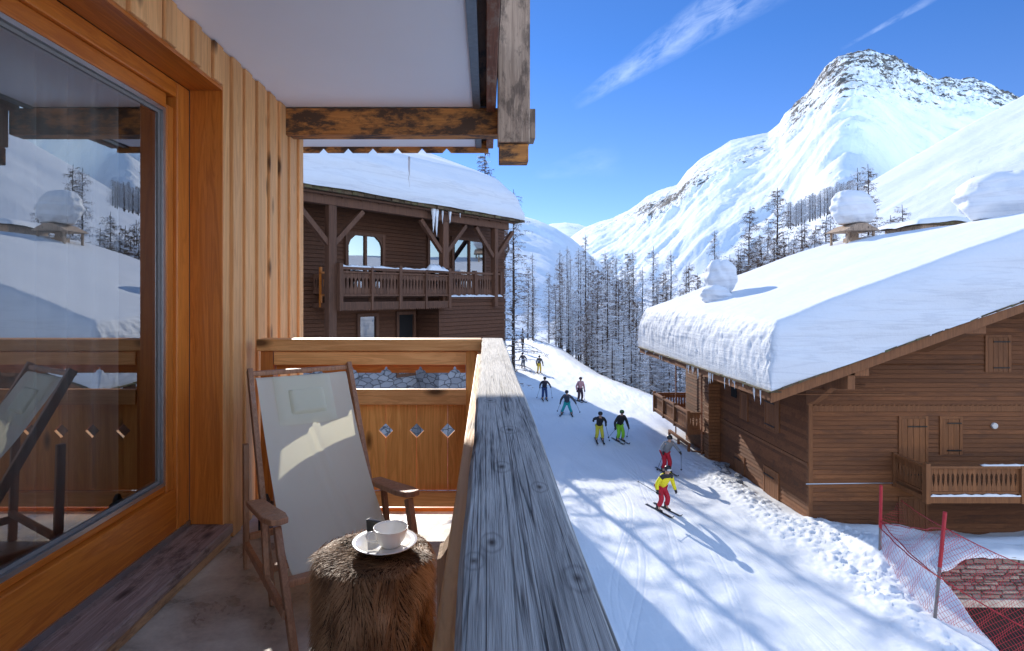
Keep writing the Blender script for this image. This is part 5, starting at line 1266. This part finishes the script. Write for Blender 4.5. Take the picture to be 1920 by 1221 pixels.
# ------------------------------------------------------------------ skiers
def cloth(name, c, rough=.7): return plain(name, c, rough, 0, 30, .12, .15)
SKIN = plain('skin', (.55, .33, .24), .5, 0, 20, .03, .0)
def skin_mesh(name, V, E, rad, mat, parent, sub=1, root=0):
    me = bpy.data.meshes.new(name); me.from_pydata([tuple(v) for v in V], E, []); ob = bpy.data.objects.new(name, me); col.objects.link(ob); ob.parent = parent
    md = ob.modifiers.new('skin', 'SKIN'); md.use_smooth_shade = True
    for i, r_ in enumerate(rad):
        s_ = me.skin_vertices[0].data[i]; s_.radius = (r_, r_) if isinstance(r_, (int, float)) else r_; s_.use_root = (i == root)
    m2_ = ob.modifiers.new('sub', 'SUBSURF'); m2_.levels = sub; m2_.render_levels = sub
    me.materials.append(mat); return ob
def skier(loc, rzv, label, jc, pc, hc, H=1.87, lean=.10, crouch=.10, hands=((-.38, -.32, .95), (.38, -.32, .95)), feet=(-.15, .15), yoke=None, skis=True, poles=None, desc='', helmet=True, skiang=0, skitip=.6):
    t = thing('person', label, 'person', loc, rzv, group='skiers on the piste', local=True)
    k = H / 1.75; V3 = lambda x, y, z: Vector((x * k, y * k, z * k))
    zp = .95 - crouch
    pel = V3(0, .05 + crouch * .5, zp); wst = V3(0, .02 + crouch * .3 - lean * .3, zp + .18); che = V3(0, -lean, zp + .40); nec = V3(0, -lean * 1.25, zp + .55); hb_ = V3(0, -lean * 1.35 - .01, zp + .64); hm = V3(0, -lean * 1.45 - .015, zp + .71); ht = V3(0, -lean * 1.5, zp + .78)
    nose = hm + V3(0, -.10, -.015)
    sh = [V3(s * .18, -lean * 1.05, zp + .50) for s in (-1, 1)]
    hd_ = [V3(*h) for h in hands]
    el = []
    for s, a_, b_ in zip((-1, 1), sh, hd_): el.append((a_ + b_) / 2 + V3(s * .07, .09, -.04))
    pal = [h + (h - e).normalized() * .07 * k for h, e in zip(hd_, el)]
    hip = [V3(s * .095, .04 + crouch * .5, zp - .04) for s in (-1, 1)]
    ft = [V3(fx, .0, .10) for fx in feet]; kn = [(a_ + b_) / 2 + V3(0, -.10 - crouch * .7, .02) for a_, b_ in zip(hip, ft)]
    toe = [f + V3(0, -.16, -.04) for f in ft]
    V = [pel, wst, che, nec, hb_, hm, ht, nose, sh[0], el[0], hd_[0], pal[0], sh[1], el[1], hd_[1], pal[1], hip[0], kn[0], ft[0], toe[0], hip[1], kn[1], ft[1], toe[1]]
    E = [(0,1),(1,2),(2,3),(3,4),(4,5),(5,6),(5,7),(2,8),(8,9),(9,10),(10,11),(2,12),(12,13),(13,14),(14,15),(0,16),(16,17),(17,18),(18,19),(0,20),(20,21),(21,22),(22,23)]
    rad = [(.14,.10),(.13,.09),(.16,.10),.055,.075,.088,.06,.018,.058,.043,.030,.035,.058,.043,.030,.035,.085,.058,.042,.035,.085,.058,.042,.035]
    skin_mesh('body', V, E, [tuple(x*k for x in r_) if isinstance(r_, tuple) else r_ * k for r_ in rad], SKIN, t)
    # jacket
    hem = V3(0, .05 + crouch * .45, zp - .02)
    V = [hem, wst, che, nec - V3(0, 0, .03), sh[0], el[0], hd_[0], sh[1], el[1], hd_[1]]
    E = [(0,1),(1,2),(2,3),(2,4),(4,5),(5,6),(2,7),(7,8),(8,9)]
    rad = [(.20,.16),(.18,.145),(.205,.155),(.09,.09),.092,.075,.058,.092,.075,.058]
    jk = skin_mesh('jacket', V, E, [tuple(x*k for x in r_) if isinstance(r_, tuple) else r_ * k for r_ in rad], jc, t)
    if yoke:
        V = [che + V3(0, -.0, -.02), nec - V3(0, 0, .02), sh[0] + V3(-.02, 0, .0), (sh[0] + el[0]) / 2, sh[1] + V3(.02, 0, 0), (sh[1] + el[1]) / 2]
        skin_mesh('yoke', V, [(0,1),(0,2),(2,3),(0,4),(4,5)], [(.213*k,.165*k), .10*k, .106*k, .092*k, .106*k, .092*k], yoke, jk)
    V = [pel, hip[0], kn[0], ft[0] + V3(0, 0, .06), hip[1], kn[1], ft[1] + V3(0, 0, .06)]
    skin_mesh('trousers', V, [(0,1),(1,2),(2,3),(0,4),(4,5),(5,6)], [(.165*k,.14*k), .125*k, .10*k, .095*k, .125*k, .10*k, .095*k], pc, t)
    for f in ft:
        m_ = MB(); m_.tube([f + V3(0, .05, .16), f + V3(0, .03, 0), f + V3(0, .0, -.06)], [.062*k, .07*k, .062*k], 10); m_.tube([f + V3(0, .09, -.045), f + V3(0, -.19, -.05)], [.055*k, .045*k], 10)
        m_.build('boot', M['black'], t, smooth=False)
    for s, h, e, p_ in zip((-1, 1), hd_, el, pal):
        m_ = MB(); d = (p_ - h).normalized(); sd = d.cross(Vector((0, 0, 1))).normalized(); dn = sd.cross(d)
        m_.tube([h - d * .05, h + d * .02, p_, p_ + d * .02], [.045*k, .048*k, .045*k, .03*k], 8)
        for q in range(4):
            o_ = sd * (q - 1.5) * .020 * k; ln3 = (.05, .06, .056, .042)[q] * k
            m_.tube([p_ + o_, p_ + o_ + d * ln3 * .6 - dn * .012 * k, p_ + o_ + d * ln3 * .6 - dn * .045 * k], [.012*k, .011*k, .010*k], 6)
        m_.tube([h + d * .01 + sd * -s * .035 * k, h + d * .05 + sd * -s * .06 * k, h + d * .075 + sd * -s * .045 * k - dn * .02 * k], [.014*k, .012*k, .011*k], 6)
        m_.build('glove', M['black'], t, smooth=True)
    c = hm + V3(0, .012, .035); m_ = MB()
    m_.lathe([(r_ * k, z_ * k) for r_, z_ in ((.10, -.06), (.118, -.02), (.122, .03), (.11, .075), (.075, .108), (.03, .122), (0, .124))], c, 18); m_.build('helmet', hc, t, smooth=True)
    m_ = MB()
    for q in range(9):
        a_ = R(-60 + q * 15) - R(90)
        for zz in (-.03, .03): m_.v.append(tuple(c + Vector((math.cos(a_) * .116 * k, math.sin(a_) * .124 * k, zz * k - .015 * k))))
    for q in range(8): m_.f.append((2*q, 2*q+2, 2*q+3, 2*q+1)); m_.r.append(.5)
    g_ = m_.build('goggles', M['lampglass'] if desc == 'light goggles' else M['black'], t, smooth=True); sol = g_.modifiers.new('solid', 'SOLIDIFY'); sol.thickness = .02
    W = Matrix.Translation(Vector(loc)) @ Matrix.Rotation(rzv, 4, 'Z')
    if skis:
        for s, f in zip((-1, 1), ft):
            m_ = MB(); n_ = 16; vs_ = []; fs_ = []
            for q in range(n_ + 1):
                tq_ = q / n_; yv = .75 - 1.65 * tq_; w = .042 + .014 * (2 * tq_ - 1) ** 2; w *= (1 - max(0, (tq_ - .9) / .1) ** 2 * .8)
                zz = .012 + .11 * max(0, (tq_ - .88) / .12) ** 2
                for (a_, b_) in ((-w, zz), (w, zz), (w, zz + .018), (-w, zz + .018)): vs_.append((a_, yv, b_))
            for q in range(n_):
                for j in range(4): j2 = (j + 1) % 4; fs_.append((q*4+j, q*4+j2, (q+1)*4+j2, (q+1)*4+j))
            fs_ += [(0, 1, 2, 3), (n_*4+3, n_*4+2, n_*4+1, n_*4)]
            m_.add(vs_, fs_); so_ = m_.build('ski', M['black'], None, loc=(0, 0, 0))
            m_ = MB(); m_.box(-.035, .035, -.20, -.08, .032, .062); m_.box(-.035, .035, .08, .2, .032, .07); bd = m_.build('binding', M['iron'], so_)
            so_.matrix_world = W @ Matrix.Translation(Vector((f.x, 0, -.0))) @ Matrix.Rotation(s * skiang, 4, 'Z')
            tag(so_, f"{'left' if s > 0 else 'right'} ski of the {desc2(label)}", 'ski', 'skis of the skiers')
    for (i_, tip) in (poles or ()):
        h = W @ pal[i_]; tp = W @ Vector(tip); m_ = MB(); d = (tp - h).normalized()
        m_.tube([h - d * .10, tp], [.011, .008], 6); m_.tube([tp - d * .07, tp - d * .055], [.045, .045], 10)
        po_ = m_.build('ski_pole', M['iron'], None, loc=tuple(h)); m_ = MB(); m_.tube([h - d * .13, h + d * .03], [.018, .016], 8); m_.build('grip', M['black'], po_)
        tag(po_, f"{'left' if i_ else 'right'} ski pole of the {desc2(label)}", 'ski pole', 'ski poles')
    return t
def desc2(label): return label.split(' on ')[0].replace('skier in ', 'skier in ')
J = {k: cloth(k + '_cloth', c) for k, c in dict(yellow=(.80, .72, .02), black=(.02, .02, .024), red=(.45, .01, .03), grey=(.20, .22, .25), green=(.25, .62, .04), lemon=(.62, .58, .06), teal=(.02, .38, .40), slate=(.06, .07, .10), pink=(.48, .26, .28), plum=(.06, .03, .045), navy=(.02, .05, .16), darknavy=(.03, .03, .05), mustard=(.75, .52, .05), char=(.07, .065, .06)).items()}
def spot(px, py):
    d = 8.4 * F / (py - 553)
    for _ in range(6): d = -gz((px - 912) * d / F, d) * F / (py - 553)
    x = (px - 912) * d / F; return (x, d, gz(x, d) + .02)
hl = M['black']
skier(spot(1243, 958), R(22), 'skier in a yellow and black jacket and red trousers on the piste', J['yellow'], J['red'], hl, yoke=J['black'], lean=.18, crouch=.12, hands=((-.42, -.22, .82), (.42, -.18, .72)), feet=(-.2, .16), poles=((0, (-.95, .35, 1.15)),), skiang=.0, desc='light goggles')
skier(spot(1249, 886), R(10), 'skier in a grey jacket and red trousers on the slope edge', J['grey'], J['red'], hl, lean=.22, crouch=.10, hands=((-.28, -.25, .95), (.50, -.30, .92)), poles=((0, (-.42, .1, .05)), (1, (.72, -.1, .05))))
skier(spot(1124, 828), R(-5), 'skier in a black jacket and lemon yellow trousers on shaded snow', J['black'], J['lemon'], hl, lean=.30, crouch=.14, hands=((-.34, -.30, 1.18), (.30, -.28, .98)), feet=(-.17, .17), poles=((1, (.55, -.2, .05)),))
skier(spot(1163, 828), R(12), 'skier in a black jacket and bright green trousers on shaded snow', J['black'], J['green'], plain('green_helmet', (.05, .14, .04), .4), lean=.14, crouch=.10, hands=((-.36, -.16, .76), (.40, -.16, .76)), poles=((0, (-.55, .45, .1)), (1, (.6, .4, .1))))
skier(spot(1063, 778), R(-10), 'skier in a dark grey jacket and teal trousers on the shade edge', J['slate'], J['teal'], hl, lean=.2, crouch=.18, hands=((-.42, -.12, .78), (.56, -.2, .82)), feet=(-.34, .30), skiang=.12, poles=((0, (-.7, .4, .1)), (1, (.9, .3, .1))))
skier(spot(1088, 753), R(15), 'skier in a pale pink jacket and plum trousers on sunlit snow', J['pink'], J['plum'], plain('dark_red_helmet', (.10, .04, .04), .5), lean=.04, crouch=.02, hands=((-.30, -.1, .80), (.30, -.1, .80)), poles=((1, (.45, .2, .05)),))
skier(spot(1021, 750), R(0), 'skier in a dark jacket and navy blue trousers on the shaded snow', J['darknavy'], J['navy'], hl, lean=.14, crouch=.08, hands=((-.36, -.2, .98), (.42, -.2, 1.02)), poles=((0, (-.6, .3, .05)), (1, (.65, .3, .05))))
skier(spot(1011, 700), R(5), 'skier in a charcoal jacket and mustard trousers on sunlit snow', J['char'], J['mustard'], hl, lean=.05, crouch=.03, hands=((-.26, -.1, .85), (.36, -.15, .82)))
skier(spot(981, 691), R(-20), 'farthest small skier in dark clothing on the left piste edge', J['slate'], J['grey'], hl, lean=.2, crouch=.12, hands=((-.4, -.2, .85), (.45, -.2, .85)), skis=False)

# ------------------------------------------------------------------ net fence
nf = thing('net_fence', 'red safety net strung on two slanted poles at the lower right', 'net fence', (11.8, 17, -8.5))
def pole(px0, py0, px1, py1, db, dt, rm):
    b = P(px1, py1, db); t = P(px0, py0, dt); m = b.lerp(t, .55)
    m_ = MB(); m_.tube([m, t], .045, 10); m_.build('pole_top', M['redplastic'], nf); m_ = MB(); m_.tube([b, m], .04, 10); m_.build('pole_shaft', M['greyplastic'], nf)
    return b, t
b1, t1 = pole(1652, 910, 1649, 1086, 17.2, 17.2, 0); b2_, t2 = pole(1772, 960, 1750, 1190, 14.4, 14.4, 0)
b3, t3 = P(2080, 1250, 12.6), P(2080, 1050, 12.6)
def net(A0, A1, B0, B1, sag0, sag1, n, m, name):
    """A0-A1: top rope ends, B0-B1: bottom rope ends"""
    V = []; Eg = []
    for i in range(n + 1):
        s = i / n; tp = A0.lerp(A1, s) - Vector((0, 0, sag0 * 4 * s * (1 - s))); bt = B0.lerp(B1, s) - Vector((0, 0, sag1 * 4 * s * (1 - s)))
        V.append([tp.lerp(bt, j / m) + Vector((0, .05 * math.sin(i * .7 + j * .5), 0)) for j in range(m + 1)])
    m_ = MB()
    def strip(a, b, w=.0046):
        d = (b - a); sd = Vector((d.z, 0, -d.x)); sd = sd.normalized() * w if sd.length > 0 else Vector((w, 0, 0))
        bi = len(m_.v); m_.v += [tuple(a - sd), tuple(a + sd), tuple(b + sd), tuple(b - sd)]; m_.f.append((bi, bi+1, bi+2, bi+3)); m_.r.append(.5)
    for i in range(n):
        for j in range(m):
            if (i + j) % 2 == 0: strip(V[i][j], V[i+1][j+1])
            else: strip(V[i+1][j], V[i][j+1])
    m_.build(name, M['coral'], nf, fix=False)
    for row in (0, m):
        m_ = MB(); m_.tube([V[i][row] for i in range(0, n + 1)], .016 if row else .013, 6); m_.build('rope', M['redplastic'], nf)
    return V
net(t1.lerp(b1, .38) , P(1770, 990, 14.4), b1.lerp(t1, .55), P(1757, 1080, 14.4), .1, .10, 34, 14, 'net_panel')
net(P(1690, 938, 19.0), P(1768, 988, 14.4), t1.lerp(b1, .38), P(1757, 1080, 14.4), .05, .1, 26, 20, 'net_panel')
net(P(1768, 988, 14.4), P(2060, 1110, 13.2), P(1757, 1080, 14.4), P(2060, 1245, 12.8), .12, .10, 70, 22, 'net_panel')
net(P(1757, 1080, 14.4), P(2060, 1245, 12.8), P(1750, 1190, 14.4), P(2060, 1360, 12.6), .10, .05, 70, 22, 'net_panel')
net(b1.lerp(t1, .55), P(1757, 1080, 14.4), b1, P(1750, 1190, 14.4), .1, .0, 34, 14, 'net_panel')

# ------------------------------------------------------------------ stone wall above the pit
WX0 = (1757 - 912) * 17.2 / F
nx = 90; xs_ = np.linspace(WX0, 26, nx)
top = -7.82 - .38 * np.exp(-((xs_ - WX0) / .5) ** 2) + .08 * fbm(xs_ * 1.4, xs_ * 0, 4, 4)
mb = MB()
sw = thing('stone_wall', 'low brown rubble stone wall with a concrete ledge above the dark pit', 'wall', (WX0, 17.2, -9.1))
for k in range(nx - 1):
    a, b = xs_[k], xs_[k + 1]
    mb.add([(a, 17.07, -9.1), (b, 17.07, -9.1), (b, 17.07, top[k+1] - .03), (a, 17.07, top[k] - .03), (a, 17.55, top[k]), (b, 17.55, top[k+1])], [(0, 1, 2, 3), (3, 2, 5, 4)], new=False)
mb.add([(WX0, 17.07, -9.1), (WX0, 17.55, -9.1), (WX0, 17.55, top[0]), (WX0, 17.07, top[0])], [(0, 1, 2, 3)])
mb.build('mortar', M['darkstone'], sw, fix=False)
mb = MB(); rr = random.Random(77); z = -9.09; 
while z < -7.75:
    h = rr.choice((.07, .10, .12, .15, .18)); x = WX0 + rr.uniform(-.02, .05)
    while x < 24:
        w = rr.uniform(.14, .52) * (1.25 if h > .1 else .9); tp_ = float(np.interp(x + w / 2, xs_, top))
        if z + h < tp_ + .05:
            hh = min(h, tp_ + .03 - z); e = rr.uniform(.008, .02); dp = rr.uniform(.0, .055); q = [rr.uniform(-.022, .022) for _ in range(8)]
            if hh > .03:
                mb.add([(x + e + q[0], 17.09, z + e + q[1]), (x + w - e + q[2], 17.09, z + e + q[3]), (x + w - e + q[4], 17.09, z + hh - e + q[5]), (x + e + q[6], 17.09, z + hh - e + q[7]),
                        (x + e + .02 + q[0], 17.05 - dp, z + e + .015 + q[1]), (x + w - e - .02 + q[2], 17.04 - dp, z + e + .012 + q[3]), (x + w - e - .02 + q[4], 17.045 - dp, z + hh - e - .015 + q[5]), (x + e + .02 + q[6], 17.05 - dp, z + hh - e - .012 + q[7])],
                       [(4,5,6,7),(0,1,5,4),(1,2,6,5),(2,3,7,6),(3,0,4,7)])
        x += w
    z += h
mb.build('masonry', M['rubble'], sw)
A_, B_ = np.meshgrid(np.linspace(WX0 - .28, 26, 260), np.linspace(0, 1, 12))
tz_ = np.interp(A_, xs_, top) - 2.2 * np.maximum(0, WX0 - A_) ** 1.2 + .02 * fbm(A_ * 5, A_ * 0, 14, 3)
cap = grid_mesh('wall_snow', A_, 16.99 + .75 * B_ - .05 * np.sin(np.clip(B_ * 4, 0, 1) * math.pi) + .02 * fbm(A_ * 3, B_, 15, 3), tz_ - .06 + .16 * np.sqrt(np.clip(B_ * 3, 0, 1)) + .05 * fbm(A_ * 1.5, B_ * 2, 16, 3), M['snow'])
tag(cap, 'soft snow layer capping the low rubble stone wall', 'snow')
mb = MB(); mb.box(WX0 - .1, 26, 16.95, 17.6, -9.32, -9.1); mb.build('ledge', M['concrete'], sw, bevel=.01)
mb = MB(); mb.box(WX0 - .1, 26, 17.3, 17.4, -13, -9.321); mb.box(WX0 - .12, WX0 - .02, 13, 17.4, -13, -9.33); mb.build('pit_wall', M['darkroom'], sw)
mb = MB(); mb.box(13.2, 24, 14.5, 15.1, -10.5, -10.3); o = mb.build('snowy_beam', M['snow'], None, bevel=.05, loc=(13.2, 14.5, -10.5)); tag(o, 'snow covered bar lying low behind the red net', 'beam')
# rocks along the side wall
for k, (x, y, s) in enumerate(((11.35, 27.6, .34), (11.15, 26.6, .28), (11.5, 26.0, .22), (11.2, 25.2, .2))):
    bm_ = bmesh.new(); bmesh.ops.create_icosphere(bm_, subdivisions=3, radius=s)
    for v in bm_.verts: n_ = float(fbm(v.co.x * 3 + k, v.co.y * 3 + v.co.z * 2, k, 3)); v.co *= 1 + .5 * n_; v.co.z *= .6
    me = bpy.data.meshes.new('rock'); bm_.to_mesh(me); bm_.free(); o = bpy.data.objects.new('rock', me); col.objects.link(o); me.materials.append(M['greystone']); o.location = (x, y, gz(x, y) + .12)
    tag(o, ['largest dark rock at the foot of the log pillar', 'second dark rock downhill of the log pillar', 'small rock close against the side wall', 'lowest small rock in the rubble by the side wall'][k], 'rock', 'rocks by the side wall')
